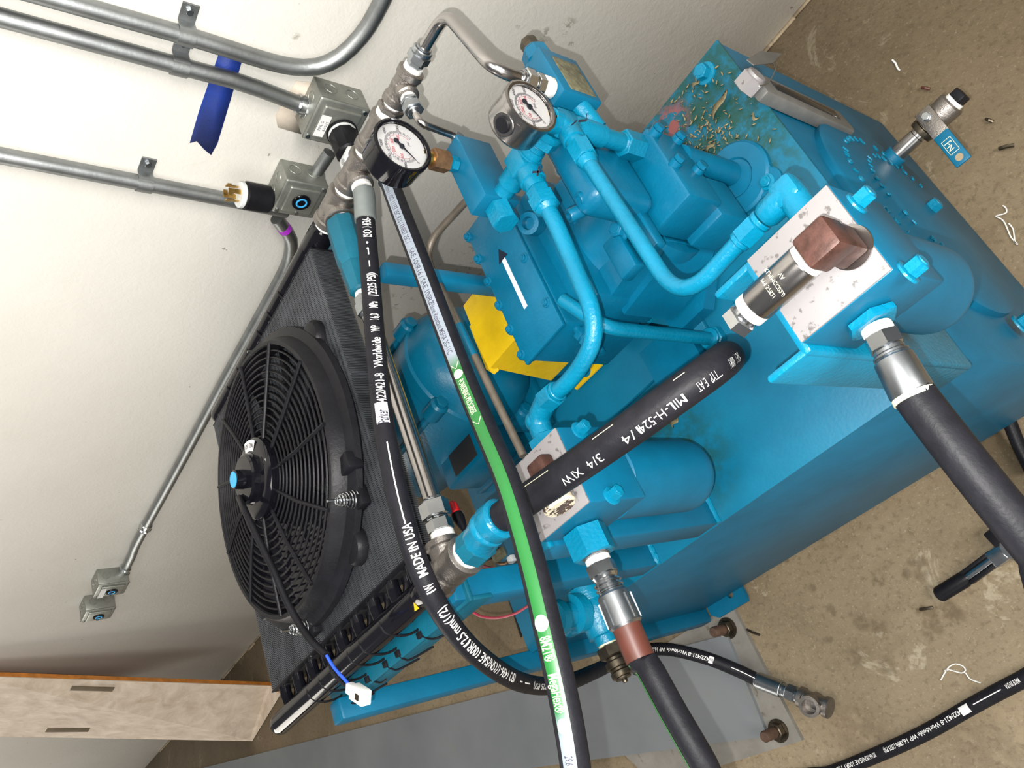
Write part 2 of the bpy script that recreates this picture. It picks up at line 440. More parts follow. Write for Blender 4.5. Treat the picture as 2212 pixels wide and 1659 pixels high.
# rough seam of old sealant and paint drips along the foot of the wall
mb = MB()
xs = -6.0
rnd = random.Random(3)
while xs < 1.5:
    L = rnd.uniform(.05, .25); w = rnd.uniform(.004, .016)
    mb.box((xs, YW - w, 0), (xs + L, YW + .002, rnd.uniform(.002, .006)), 0); xs += L
struct('baseboard_back', mb, M['floor'])

# ================================================================== reservoir with its welded frame
TX0, TX1, TY0, TY1, TZ = -1.30, -.302, .293, .943, .60
TL = ((TX0 + TX1) / 2, (TY0 + TY1) / 2, 0)
def tl(p): return tuple((Vector(p) - Vector(TL)) * K)
TOPSPOTS = [(tl(at(1510, 230, z=TZ)), .06, .19, .36), (tl(at(1560, 300, z=TZ)), .05, .13, .40), (tl(at(1410, 570, z=TZ)), .04, .10, .33),
            (tl(at(1480, 1000, z=TZ)), .03, .09, .40), (tl(at(1400, 880, z=TZ)), .02, .09, .44), (tl(at(1470, 650, z=TZ)), .02, .06, .42),
            (tl(at(1620, 400, z=TZ)), .02, .10, .45)]
RUST = tl(at(1450, 265, z=TZ))
M['top'] = blue_top()
tank = thing('hydraulic_reservoir', 'long blue steel hydraulic oil reservoir with bare top plate and welded square posts', 'tank', TL)
part(tank, 'tank_shell', MB().box((TX0, TY0, .03), (TX1, TY1, TZ - .004), .004), M['blue_flat'])
part(tank, 'top_plate', MB().box((TX0 - .002, TY0 - .001, TZ - .006), (TX1 + .002, TY1 + .001, TZ), .0015), M['top'], 'blue top plate stained green and scattered with dry leaves')
for x, y in ((TX0 + .05, TY0 + .04), (TX1 - .05, TY0 + .06), (TX0 + .05, TY1 - .04), (TX1 - .05, TY1 - .06)):
    part(tank, 'foot', MB().box((x - .03, y - .03, 0), (x + .03, y + .03, .032)), M['blue_flat'])
# foot lug with a bolt hole
def holed_plate(c, hx, hy, th, hole, r):
    mb = MB(); n = 24; c = Vector(c); h = Vector(hole); outer = []; inner = []
    for i in range(n):
        a = 2 * PI * i / n; dx, dy = math.cos(a), math.sin(a)
        inner.append((h.x + r * dx, h.y + r * dy))
        tmin = min(((c.x + hx - h.x) / dx if dx > 1e-6 else 9), ((c.x - hx - h.x) / dx if dx < -1e-6 else 9), ((c.y + hy - h.y) / dy if dy > 1e-6 else 9), ((c.y - hy - h.y) / dy if dy < -1e-6 else 9))
        outer.append((h.x + tmin * dx, h.y + tmin * dy))
    for z in (c.z, c.z + th):
        vo = [mb.bm.verts.new((p[0], p[1], z)) for p in outer]; vi = [mb.bm.verts.new((p[0], p[1], z)) for p in inner]
        for i in range(n): mb.bm.faces.new((vo[i], vo[(i + 1) % n], vi[(i + 1) % n], vi[i]))
        if z == c.z: a0, b0 = vo, vi
        else:
            for i in range(n):
                mb.bm.faces.new((a0[i], a0[(i + 1) % n], vo[(i + 1) % n], vo[i])); mb.bm.faces.new((b0[i], b0[(i + 1) % n], vi[(i + 1) % n], vi[i]))
    return mb
lug = at(1577, 1283, z=.02)
part(tank, 'foot_lug', holed_plate((lug.x - .02, lug.y + .005, .012), .06, .04, .01, (lug.x, lug.y, 0), .010), M['blue_flat'])
# square posts
def post(name, x0, x1, y0, y1, z0, z1):
    p = part(tank, name, MB().box((x0, y0, z0), (x1, y1, z1), .005), M['blue_flat']); return p
pa = post('post', -.936, -.892, TY0, .335, TZ, 1.028)
pb = post('post', -.795, -.742, TY0, .376, TZ, .972)
pc = post('post', -1.335, -1.295, .262, .30, .02, 1.03)
part(tank, 'post', MB().box((-1.335, .91, .02), (-1.295, .95, 1.03), .005), M['blue_flat'])
bp = at(830, 589, z=1.03)
part(tank, 'post', MB().box((bp.x - .0135, bp.y - .0135, TZ), (bp.x + .0135, bp.y + .0135, 1.035), .005), M['blue_flat'])
# weld beads at the post feet and along the edges
for a, b in (((-.742, TY0, TZ), (-.742, .376, TZ)), ((-.892, TY0, TZ), (-.892, .335, TZ))):
    pts = [Vector(a).lerp(Vector(b), i / 10) + V(rnd.uniform(0, .002), 0, .002) for i in range(11)]
    part(tank, 'weld_bead', MB().tube(pts, [rnd.uniform(.004, .006) for _ in pts], 8), M['blue_tube'])
# bar under the front header, gusset, and the flat angle rail
yF = .328
part(tank, 'cooler_rail', MB().box((-1.36, yF - .040, 1.003), (-.885, yF + .016, 1.011), .002).box((-1.36, yF - .040, .970), (-.885, yF - .033, 1.004), .002), M['blue_worn'], 'worn blue angle rail under the cooler header')
part(tank, 'rear_cooler_rail', MB().box((-1.50, .95, 1.005), (-.80, 1.0, 1.013), .002), M['blue_worn'])
# cleanout cover on the right end
cc = (TX1, .60, .335); cr = .215
cov = MB().lathe(cc, X, [(0, cr), (.010, cr), (.014, cr - .006), (.015, cr * .62), (.020, cr * .55), (.021, .01)], 64)
cvo = part(tank, 'cleanout_cover', cov, M['blue_flat'])
for a in (20, 140, 260):
    q = Vector(cc) + V(.014, cr * .80 * math.cos(math.radians(a)), cr * .80 * math.sin(math.radians(a)))
mb = MB()
for r, txt, a0, a1, h in ((.165, 'CAUTION-TORQUE COVER BOLT', 150, -45, .017), (.118, 'OPEN TO SERVICE STRAINER', 165, -60, .014)):
    for i, ch in enumerate(txt):
        if ch in ' -': continue
        a = math.radians(a0 + (a1 - a0) * i / len(txt)); u = V(0, math.cos(a), math.sin(a)); tdir = V(0, math.sin(a), -math.cos(a))
        flat_text(mb, ch, Vector(cc) + V(.0146 if r > .15 else .0206, 0, 0) + u * r, tdir, u, h, .01, thick=.0022)
part(cvo, 'raised_lettering', mb, M['blue_tube'])  # lighter blue paints in the highlights the raised letters catch
def flange_bolt(parent, p, d, r=.011, h=.016, mat=None, hexd=True):
    p = Vector(p); d = Vector(d).normalized()
    mb = MB().lathe(p, d, [(0, r * 1.5), (r * .25, r * 1.45), (r * .35, r * 1.1)], 20)
    mb.hexa(p + d * r * .3, p + d * (h), r * 1.05)
    mb.lathe(p + d * h, d, [(0, r * .7), (.0012, r * .65)], 16)
    return part(parent, 'bolt', mb, mat or M['blue_tube'])
for px, py in ((2012, 449), (2216, 694)):
    q = at(px, py, x=TX1 + .02); flange_bolt(tank, (TX1 + .010, q.y, q.z), X, .0120, .024)
# coupling socket where the ball valve screws in
q0 = at(1925, 345, x=TX1 + .014); q0.x = TX1
part(tank, 'socket', MB().cyl(q0, q0 + X * .029, .0195, n=28, bev=.002), M['blue_flat'])
# bolts and flanges on the top plate
q = at(1520, 157, z=TZ + .006); flange_bolt(tank, (q.x, q.y, TZ), Z, .013, .018)
def port_flange(c, R, ears):
    f = thing('port_flange', None, 'flange', c)
    mb = MB().lathe(c, Z, [(0, R), (.008, R), (.012, R - .004), (.013, R * .55), (.010, R * .5), (.010, R * .42)], 48)
    for a in ears:
        e = Vector(c) + V(math.cos(a), math.sin(a), 0) * R * .98
        mb.cyl(e, e + Z * .009, .024, n=24, bev=.002)
        pts = [Vector(c) + V(math.cos(a + s), math.sin(a + s), 0) * R * .97 for s in (.55, -.55)]
        mb.poly([pts[0], e + V(-math.sin(a), math.cos(a), 0) * .022, e - V(-math.sin(a), math.cos(a), 0) * .022, pts[1]], Z * .008)
    part(f, 'flange_plate', mb, M['blue_flat'])
    for a in ears:
        e = Vector(c) + V(math.cos(a), math.sin(a), 0) * R * .99 + Z * .009
        flange_bolt(f, e, Z, .009, .008)
    return f
F1C = V(-.402, .722, TZ); F2C = V(-.492, .706, TZ)
fa = port_flange(F1C, .060, (math.radians(-52), math.radians(128)))
fa['label'] = 'round blue port flange nearest the leaf litter, suction pipe rising from its centre'
fb = port_flange(V(-.496, .690, TZ), .060, (math.radians(-52), math.radians(128)))
fb['label'] = 'round blue port flange beside the pump, half hidden under the pump body'
for f in (fa, fb): f['group'] = 'port flanges on the reservoir top'
# raised pump mounting plate
pl = thing('pump_mounting_plate', 'raised blue steel plate welded on the reservoir top under the pump', 'plate', (-.85, .72, TZ))
c1 = at(1528, 713, z=TZ + .012)
part(pl, 'plate', MB().box((-1.24, c1.y, TZ), (c1.x, .90, TZ + .012), .003), M['top'])

# ================================================================== spin-on filters
def can(mb_c, c, ztop, zbot, r):
    prof = [(0, r * .9), (.004, r), (ztop - zbot - r * .75, r)]
    for i in range(1, 9):
        a = PI / 2 * i / 8; prof.append((ztop - zbot - r * .75 + r * .75 * math.sin(a), r * (.35 + .65 * math.cos(a)) if i < 8 else r * .25))
    return mb_c.lathe((c[0], c[1], ztop), -Z, prof, 40)
def filt(label, x0, x1, y0, y1, zt, hd, cz, cr_):
    f = thing('oil_filter', label, 'filter', ((x0 + x1) / 2, (y0 + y1) / 2, cz), 'filter heads with spin on cans')
    hb = part(f, 'filter_head', MB().box((x0, y0, zt - hd), (x1, y1, zt - .003), .003), M['blue_flat'])
    part(hb, 'machined_face', MB().box((x0 + .001, y0 + .001, zt - .0035), (x1 - .001, y1 - .001, zt), .0012), M['alu'], 'bare grey top face of the filter head')
    part(f, 'canister', can(MB(), ((x0 + x1) / 2, (y0 + y1) / 2), zt - hd - .001, cz, cr_), M['blue_flat'])
    return f
f1 = filt('square topped oil filter on the reservoir end, rusty elbow and steel sensor on top', -.294, -.190, .278, .383, 1.0, .105, .735, .050)
f2 = filt('square topped oil filter beside the fan cooler, hose crossing over its top', -.739, -.631, .298, .408, .985, .105, .68, .054)
for px, py in ((1872, 420), (1985, 570)):
    q = at(px, py, x=-.178); flange_bolt(f1, (-.190, q.y, q.z), X, .0085, .0165)
for px, py in ((1262, 920), (1332, 1062)):
    q = at(px, py, x=-.62); flange_bolt(f2, (-.631, q.y, q.z), X, .0085, .0155)
# mounting brackets
br1 = MB()
for lo, hi in (((-.350, .272, .606), (-.300, .281, .985)), ((-.350, .381, .606), (-.300, .390, .985)), ((-.306, .272, .606), (-.2945, .390, .985))):
    br1.box(lo, hi, .004)
solo('filter_bracket', br1, M['blue_tube'], 'upright blue channel bracket holding the filter at the reservoir end', 'bracket')
solo('filter_bracket', MB().box((-.752, .292, .960), (-.7395, .410, .9725), .003).box((-.752, .300, .87), (-.7395, .405, .962), .003), M['blue_tube'], 'small blue bracket between the square post and the filter near the cooler', 'bracket')

# rusty elbow and sensor on filter one
pt = at(1838, 535, z=1.0)
el = thing('pressure_transducer', 'polished steel cylinder sensor with white taped hex plug lying over the filter top', 'sensor', (pt.x, pt.y, 1.0))
e1 = above(pt, 1778, 515)
ec = V(pt.x, pt.y, 1.040)
mb = MB().box((ec.x - .021, ec.y - .0165, ec.z - .016), (ec.x + .014, ec.y + .0165, ec.z + .016), .004)
mb.box((ec.x - .015, ec.y - .015, 1.002), (ec.x + .013, ec.y + .015, ec.z), .004)
part(el, 'street_elbow', mb, M['rust'], 'rusty brown square elbow')
part(el, 'port_ring', MB().cyl((pt.x, pt.y, 1.0), (pt.x, pt.y, 1.0025), .0205, n=36), M['steel'])
a0 = V(ec.x - .021, ec.y, ec.z)
part(el, 'thread_tape', MB().cyl(a0, a0 - X * .005, .0165, n=28), M['tape'])
part(el, 'thread_tape', MB().cyl(a0 - X * .064, a0 - X * .073, .0165, n=28), M['tape'])
part(el, 'sensor_body', MB().lathe(a0 - X * .004, -X, [(0, .0155), (.002, .0172), (.058, .0172), (.061, .0155)], 36), M['steel'])
part(el, 'hex_plug', MB().hexa(a0 - X * .079, a0 - X * .092, .0165).cyl(a0 - X * .066, a0 - X * .082, .0115, n=20), M['chrome'])
mb = MB()
for k, tx in enumerate(('VA', 'KLMMCC02.0', 'PM 57821')):
    th_ = .35 + .30 * k; u_ = V(0, -math.sin(th_) * .35, 0)
    flat_text(mb, tx, a0 + V(-.030 + .008 * (1 - k), -.004, .0173), -Y, -X, .0055, .0)
part(el, 'etched_text', mb, M['cream'])
# filter two: blue wye fitting, rusty elbow + peeling cap on top
pt2 = at(1185, 1005, z=.985)
el2 = thing('bypass_indicator', 'peeling white indicator cap with rusty brown elbow on the filter top under the hose', 'indicator', (pt2.x, pt2.y, .985))
q = at(1166, 1014, z=1.0)
part(el2, 'street_elbow', MB().box((q.x - .017, q.y - .014, .9855), (q.x + .017, q.y + .014, 1.006), .004), M['rust'], 'rusty brown elbow')
pq = at(1180, 1040, z=1.004); pe = at(1212, 1098, z=1.004)
part(el2, 'cap', MB().lathe(pq, pe - pq, [(0, .017), ((pe - pq).length - .003, .0215), ((pe - pq).length, .019)], 28), M['cap'])

# hose to the right from filter one (3/4 in. class)
def fitting(parent, name, p0, d, segs, mat, n=28, label=None):
    """turned fitting: segs = (length, radius[, radius2][, 'hex'])"""
    mb = MB(); p = Vector(p0); d = Vector(d).normalized()
    for sg in segs:
        L, r = sg[0], sg[1]; r2 = sg[2] if len(sg) > 2 and not isinstance(sg[2], str) else r
        if sg[-1] == 'hex': mb.hexa(p, p + d * L, r)
        elif L > 0: mb.lathe(p, d, [(0, r * .93), (min(.0015, L * .2), r), (L - min(.0015, L * .2), r2), (L, r2 * .93)], n)
        p = p + d * L
    part(parent, name, mb, mat, label); return p
hz = .945
h1a = at(1868, 672, z=hz); h1a.y = .278
hd1 = at(1955, 828, z=hz)
dr1 = (hd1 - at(1885, 700, z=hz)); dr1.z = 0
dr1.normalize()
hth = thing('hydraulic_hose', 'thick plain black hose leaving the filter at the reservoir end toward the picture edge', 'hose', (h1a.x, .278, .93), 'thick pressure hoses')
p = fitting(hth, 'bushing', h1a, -Y, [(.010, .0255, 'hex')], M['blue_tube'], label='blue painted hex bushing')
p = fitting(hth, 'thread_tape', p, dr1, [(.009, .0145)], M['tape'])
p = fitting(hth, 'swivel_nut', p, dr1, [(.016, .0165, 'hex')], M['chrome'])
p = fitting(hth, 'collar', p, dr1, [(.005, .0145), (.003, .0165)], M['zinc'])
mb = MB().lathe(p, dr1, [(0, .0155), (.003, .0182), (.037, .0198), (.040, .019)], 12)
part(hth, 'crimp_ferrule', mb, M['zinc'])
p1 = p + dr1 * .036
H1 = Hose([p1, at(2010, 900, z=.943), at(2080, 990, z=.938), at(2160, 1090, z=.93), at(2250, 1200, z=.918), at(2360, 1330, z=.90), V(-.15, -.25, .75), V(-.10, -.45, .45), V(-.05, -.70, .15), V(0, -1.0, .02), V(.1, -1.5, .02)], .0188)
part(hth, 'hose_sleeve', MB().tube([p + dr1 * .0395, p + dr1 * .0445], .0193, 24), M['cream'])
part(hth, 'hose_body', H1.mesh(), M['rubber'])

# filter two hose with brown sleeve
hz = .935
a = at(1245, 1120, z=hz); a.y = .298
h2 = thing('hydraulic_hose', 'black hose with brown sleeve and thin green edge leaving the filter beside the cooler', 'hose', (a.x, .298, .92), 'thick pressure hoses')
dr = (at(1345, 1355, z=hz) - at(1285, 1215, z=hz)); dr.z = 0; dr.normalize()
p = fitting(h2, 'hex_adapter', V(a.x, .298, hz - .004), -Y, [(.040, .030, 'hex')], M['blue_tube'], label='large blue painted hex adapter')
p = at(1277, 1176, z=hz)
p = fitting(h2, 'thread_tape', p, dr, [(.009, .0175)], M['tape'])
p = fitting(h2, 'hex_nipple', p, dr, [(.009, .0195, 'hex')], M['zinc'])
p = fitting(h2, 'thread_tape', p, dr, [(.008, .0165)], M['tape'])
p = fitting(h2, 'swivel_nut', p, dr, [(.017, .0195, 'hex'), (.006, .0175, .0155)], M['chrome'])
p = fitting(h2, 'collar', p, dr, [(.003, .0155), (.003, .0185), (.003, .0155), (.003, .0185), (.003, .0165)], M['chrome'])
mb = MB().lathe(p, dr, [(0, .0165), (.005, .0205), (.044, .0215), (.047, .019)], 24)
for i in range(8):
    aa = 2 * PI * i / 8; u, v, _ = frame(dr); c = p + dr * .026 + (u * math.cos(aa) + v * math.sin(aa)) * .0212
    mb.obox(c, dr, (u * math.cos(aa) + v * math.sin(aa)), u * -math.sin(aa) + v * math.cos(aa), .016, .0012, .0016)
part(h2, 'crimp_ferrule', mb, M['zinc']); p = p + dr * .044
H2 = Hose([p, p + dr * .05, at(1395, 1430, z=.935), at(1450, 1530, z=.932), at(1520, 1652, z=.925), at(1600, 1800, z=.90), V(-.60, -.30, .82), V(-.55, -.60, .50), V(-.50, -.85, .15), V(-.45, -1.2, .02), V(-.4, -1.7, .02)], .0168)
part(h2, 'brown_sleeve', H2.mesh(.0, .044, .0185), M['brown'], 'glossy brown sleeve')
part(h2, 'hose_body', H2.mesh(.04), M['rubber'])
mb = MB(); H2.band(mb, .045, H2.s[-1], 1.15, 1.5, .0003, 3); part(h2, 'green_stripe', mb, M['green'])

# ================================================================== large hose above the filter
HB = Hose([at(1068, 1128, z=1.052), at(1150, 1072, z=1.046), at(1250, 1004, z=1.038), at(1350, 934, z=1.028), at(1450, 862, z=1.01), at(1530, 804, z=.985), at(1566, 777, z=.945), at(1572, 773, z=.87), at(1568, 772, z=.78), at(1562, 768, z=.69), at(1560, 765, z=.615)], .0196)
hb = thing('hydraulic_hose', 'thick black hose with stamped lettering crossing over the filter and reservoir', 'hose', tuple(HB.p[0]), 'thick pressure hoses')
part(hb, 'hose_body', HB.mesh(), M['rubber'])
def px_text(H_, mb, txt, a, b, h, th=0.0, bold=0.0): H_.text(mb, txt, H_.at(*a), H_.at(*b), h, th, bold)
mb = MB()
for tx, a, b in (('1W', (1228, 1032), (1253, 1016)), ('X', (1262, 1008), (1272, 1001)), ('3/4', (1282, 994), (1312, 974)), ('1/4', (1362, 935), (1392, 914)), ('MIL-H-524', (1395, 912), (1470, 862)), ('TYPE AT', (1500, 838), (1540, 808)), ('SAE 100R1', (1545, 804), (1568, 786))):
    px_text(HB, mb, tx, b, a, .0150, .42)
part(hb, 'stamped_lettering', mb, simple('grey_stamped_ink', (.36, .36, .36), .5))
mb = MB()
for a, b in (((1130, 1100), (1222, 1036)), ((1320, 968), (1358, 940)), ((1472, 858), (1497, 838))):
    HB.band(mb, HB.at(*a), HB.at(*b), -.78, -.72, .0003, 1)
part(hb, 'lay_line', mb, M['cream'])

# ================================================================== stainless manifold chain along the cooler
YC, ZC = .976, 1.05
def cx(px, py): return at(px, py, z=ZC).x
def tee(label, xa, xb, r, group='stainless pipe tees', branch_x=None, blen=.034, br=None, bdir=-Y, yy=YC, zz=ZC):
    t_ = thing('pipe_tee', label, 'pipe fitting', ((xa + xb) / 2, yy, zz - r), group)
    c = V((xa + xb) / 2 if branch_x is None else branch_x, yy, zz); br = br or r
    L = xb - xa
    mb = MB().lathe((xa, yy, zz), X, [(0, r * .93), (.002, r * 1.13), (.012, r * 1.13), (.014, r), (L - .014, r), (L - .012, r * 1.13), (L - .002, r * 1.13), (L, r * .93)], 32)
    mb.lathe(c, bdir, [(0, br * .98), (blen - .012, br), (blen - .010, br * 1.13), (blen - .002, br * 1.13), (blen, br * .95)], 32)
    mb.ball(c, r * 1.04)
    part(t_, 'tee_body', mb, M['cast']); return t_, c + Vector(bdir) * blen
t1, b1 = tee('cast stainless tee at the cooler outlet, blue coupling on its branch', -.858, -.782, .0235, branch_x=-.818, blen=.034, br=.024)
t2, b2 = tee('cast stainless tee with the white lettered black hose screwed in its branch', -.774, -.700, .0215, branch_x=-.738, blen=.034, br=.019)
t3, b3 = tee('cast stainless tee behind the black rimmed pressure gauge', -.692, -.622, .0215, branch_x=-.672, blen=.030, br=.020)
t4, b4 = tee('smaller cast stainless tee at the far end of the chain, thin tube on its branch', -.598, -.535, .018, branch_x=-.566, blen=.026, br=.016)
for tt, xa, xb, r in ((t1, -.870, -.856, .0185), (t2, -.784, -.772, .0175), (t3, -.702, -.690, .0175)):
    part(tt, 'thread_tape', MB().cyl((xa, YC, ZC), (xb, YC, ZC), r, n=28), M['tape'])
for xa, xb, r in ((-.624, -.612, .0185), (-.604, -.596, .0135), (-.536, -.528, .0145)): part(t4, 'thread_tape', MB().cyl((xa, YC, ZC), (xb, YC, ZC), r, n=28), M['tape'])
part(t4, 'reducing_bushing', MB().hexa((-.613, YC, ZC), (-.603, YC, ZC), .0215), M['cast'])
# blue coupling, nut, long stainless tube
sp = thing('stainless_tube', 'long straight polished stainless tube running beside the cooler between two tees', 'tube', (-.82, .7, 1.03))
fitting(t1, 'thread_tape', b1 + V(0, .003, 0), -Y, [(.008, .0205)], M['tape'])
dst = (V(-.838, .41, ZC) - V(-.816, .72, ZC)).normalized()
bl = thing('pipe_coupling', 'faceted blue painted pipe coupling between the stainless tee and the long tube', 'pipe fitting', (b1.x, b1.y - .05, 1.03))
mb = MB().lathe(b1 - Y * .003, dst, [(0, .0265), (.003, .0285), (.080, .0275), (.090, .024), (.094, .024)], 8)
part(bl, 'coupling_body', mb, M['blue_worn'])
pp = b1 - Y * .003 + dst * .092
part(bl, 'reducer', MB().lathe(pp, dst, [(0, .024), (.003, .0255), (.050, .021), (.053, .018)], 8), M['blue_worn'])
pp = pp + dst * .053
pp = fitting(sp, 'thread_tape', pp, dst, [(.008, .0135)], M['tape'])
pp = fitting(sp, 'tube_nut', pp, dst, [(.012, .016, 'hex'), (.022, .0185, 'hex'), (.006, .0155, .0135)], M['zinc'])
endp = V(-.838, .415, ZC)
part(sp, 'tube', MB().tube([pp, endp], .0128, 32), M['steel'])
qq = fitting(sp, 'tube_nut', endp + V(.0, .010, 0), dst, [(.005, .0145, .018), (.024, .0215, 'hex')], M['chrome'])
qq = fitting(sp, 'tube_nut', qq, dst, [(.003, .015), (.017, .0185, 'hex')], M['chrome'])
qq = fitting(sp, 'thread_tape', qq, dst, [(.010, .0165)], M['tape'])
# front tee at the cooler inlet
YH = .325
tf, bf = tee('cast stainless tee at the cooler inlet beside the fan cooler, blue elbow on its end', -.895, -.805, .0245, branch_x=-.850, blen=.042, br=.021, bdir=Y, yy=YH)
mb = MB(); flat_text(mb, '1 CF8M', V(-.862, YH - .013, ZC + .0225), V(1, 0, 0), V(0, 1, .3), .010)
part(tf, 'raised_lettering', mb, M['steel'])
for xa, xb, r in ((-.806, -.796, .0215), (-.905, -.893, .0195)): part(tf, 'thread_tape', MB().cyl((xa, YH, ZC), (xb, YH, ZC), r, n=28), M['tape'])
eb = thing('pipe_elbow', 'blue painted iron pipe elbow joining the stainless tee to the thick hose', 'pipe fitting', (-.76, YH, 1.03))
hp0 = HB.p[0]; hd0 = (HB.p[3] - HB.p[0]).normalized()
mb = MB().lathe((-.797, YH, ZC), X, [(0, .020), (.002, .0255), (.026, .0255), (.028, .021)], 8)
part(eb, 'hex_bushing', mb, M['blue_worn'], 'chipped blue hex bushing')
mid = V(-.745, YH + .004, ZC + .004)
pth = fillet([V(-.775, YH, ZC), mid, hp0 + hd0 * .004], .03, 8)
n_ = len(pth)
part(eb, 'elbow_body', MB().tube(pth, [.0235 + .002 * math.sin(PI * i / (n_ - 1)) for i in range(n_)], 24).ball(pth[1], .0235), M['blue_tube'])
part(eb, 'collar', MB().lathe(hp0 - hd0 * .010, hd0, [(0, .0245), (.004, .0265), (.022, .0265), (.026, .022)], 28), M['blue_tube'])

# ================================================================== cooler (radiator) lying flat on the frame
rad = thing('oil_cooler', 'flat black finned oil cooler lying on the frame under the round fan', 'radiator', (-1.18, .66, 1.0))
CX0, CX1, CY0, CY1, CZ0, CZ1 = -1.455, -.900, .376, .952, 1.026, 1.070
mb = MB(); NF = 178; nz = 46; amp = .0016
for i in range(NF):
    y = CY0 + (CY1 - CY0) * i / (NF - 1); jt = rnd.uniform(-.001, .001)
    th = .00042; g = []
    for j in range(nz * 2 + 1):
        x = CX0 + (CX1 - CX0) * j / (nz * 2); yy = y + (amp * (.5 if j % 2 else -.5))
        bend = 0
        g.append([mb.bm.verts.new(p_) for p_ in ((x, yy - th, CZ0), (x, yy + th, CZ0), (x + (0 if 0 < j < nz * 2 else jt), yy + th, CZ1 + jt * .3), (x + (0 if 0 < j < nz * 2 else jt), yy - th, CZ1 + jt * .3))])
    for a, b in zip(g, g[1:]):
        mb.bm.faces.new((a[3], a[2], b[2], b[3])); mb.bm.faces.new((a[0], a[3], b[3], b[0])); mb.bm.faces.new((a[1], b[1], b[2], a[2]))
    mb.bm.faces.new(g[0]); mb.bm.faces.new(g[-1])
o = part(rad, 'fins', mb, M['fin'], ang=0)
for p_ in o.data.polygons: p_.use_smooth = False
mb = MB()
for k in range(12):
    x = CX0 + (CX1 - CX0) * (k + .5) / 12; mb.box((x - .018, CY0 - .004, CZ0 + .006), (x + .018, CY1 + .004, CZ1 - .009), .004)
part(rad, 'core_tubes', mb, M['black_in'])
for y in (CY0 - .0035, CY1 + .0005): part(rad, 'side_frame', MB().box((CX0 - .002, y, CZ0), (CX1 + .002, y + .003, CZ1 + .001), .001), M['black_pl'])
def header(y, x0, x1, caps):
    mb = MB().lathe((x0, y, ZC), X, [(0, .002), (.003, caps * .5), (.008, caps * .8), (.018, caps * .98), (.03, caps), (x1 - x0, caps)], 32)
    return part(rad, 'header_pipe', mb, M['black'])
hb1 = header(YC + .007, -1.475, -.885, .0195); hb2 = header(YH, -1.515, -.905, .0205)
part(rad, 'end_collar', MB().lathe((-.925, YC, ZC), X, [(0, .019), (.004, .0225), (.056, .0225), (.059, .0195)], 32), M['black'])
part(rad, 'end_collar', MB().lathe((-.93, YH, ZC), X, [(0, .021), (.003, .0225), (.026, .0225)], 32), M['black'])
for y, yc, s in ((YC, CY1, 1), (YH, CY0, -1)):
    for k in range(9):
        x = CX0 + .02 + (CX1 - CX0 - .05) * k / 8
        pts = fillet([V(x, yc - s * .006, ZC + .004), V(x, yc + s * .016, ZC + .004), V(x, y, ZC)], .02, 5)
        part(rad, 'cross_tube', MB().tube(pts, .0105, 16), M['black'])
        if s == -1: part(rad, 'cross_tube', MB().tube([V(x + .014, yc + .006, ZC - .016), V(x + .012, yc - .018, ZC - .016), V(x + .002, y, ZC - .006)], .0095, 14), M['black'])
# zip ties
for k, (px, py) in enumerate(((838, 1368), (790, 1400), (766, 1430), (728, 1462), (705, 1490), (678, 1510))):
    x = at(px, py, z=ZC + .012).x
    z_ = thing('zip_tie', ('black zip tie on the front cooler pipe, ' + ['nearest the steel tee', 'second from the steel tee', 'third from the steel tee', 'third from the capped pipe end', 'second from the capped pipe end', 'nearest the capped pipe end'][k]), 'zip tie', (x, YH, 1.0), 'zip ties along the front cooler pipe')
    c = V(x, YH - .002, ZC - .016)
    loop = [c + V(0, math.cos(a) * .0215, math.sin(a) * .036) for a in [2 * PI * i / 28 for i in range(29)]]
    mb = MB().strip(loop, X * .0022, Z * .0007)
    for v in mb.bm.verts: pass
    part(z_, 'strap', MB().tube(loop, .0019, 8), M['black_pl'])
    hpt = c + V(.002, -.026, -.022)
    part(z_, 'head', MB().box(hpt - V(.005, .005, .004), hpt + V(.005, .005, .004), .0012), M['black_pl'])
    tail = [hpt, hpt + V(rnd.uniform(.01, .03), -.016, -.006), hpt + V(rnd.uniform(.05, .09), -.020, rnd.uniform(-.03, .0))]
    part(z_, 'tail', MB().tube(catmull(tail, .008), .0017, 6), M['black_pl'])
for k, (px, py) in enumerate(((600, 612), (578, 660), (556, 700), (535, 742), (513, 782), (492, 822))):
    x = at(px, py, z=ZC + .015).x
    c = V(x, YC, ZC - .012)
    loop = [c + V(0, math.cos(a) * .0200, math.sin(a) * .031) for a in [2 * PI * i / 28 for i in range(29)]]
    solo('zip_tie', MB().tube(loop, .0019, 8), M['black_pl'], ('black zip tie around rear pipe, ' + ['nearest the blue coupling', 'second from the blue coupling', 'third from the blue coupling', 'third from the far pipe end', 'second from the far pipe end', 'nearest the far pipe end'][k]), 'zip tie', 'zip ties along the rear cooler pipe')

# ------------------------------------------------------------------ fan on the cooler
FC = V(-1.165, .655, 0); FR = .228
fan = thing('cooling_fan', 'round black electric fan with ringed grille sitting on the oil cooler', 'fan', (FC.x, FC.y, 1.071))
GZ = 1.118
mb = MB().lathe((FC.x, FC.y, 0), Z, [(1.076, FR + .030), (1.082, FR + .036), (1.092, FR + .034), (1.098, FR + .018), (GZ - .002, FR + .012), (GZ + .002, FR + .009), (GZ + .002, FR + .002), (1.080, FR + .001), (1.076, FR + .006)], 72, cap=False)
mb.bm.verts.ensure_lookup_table()
part(fan, 'shroud', mb, M['black_pl'])
for a0_ in (35, 125, 215, 305):
    a = math.radians(a0_); e = V(math.cos(a), math.sin(a), 0); tn = V(-e.y, e.x, 0)
    mb = MB(); c_ = V(FC.x, FC.y, 1.073) + e * (FR + .026); mb.lathe(c_, Z, [(0, .030), (.010, .030), (.016, .026), (.018, .018)], 28)
    part(fan, 'mounting_ear', mb, M['black_pl'])
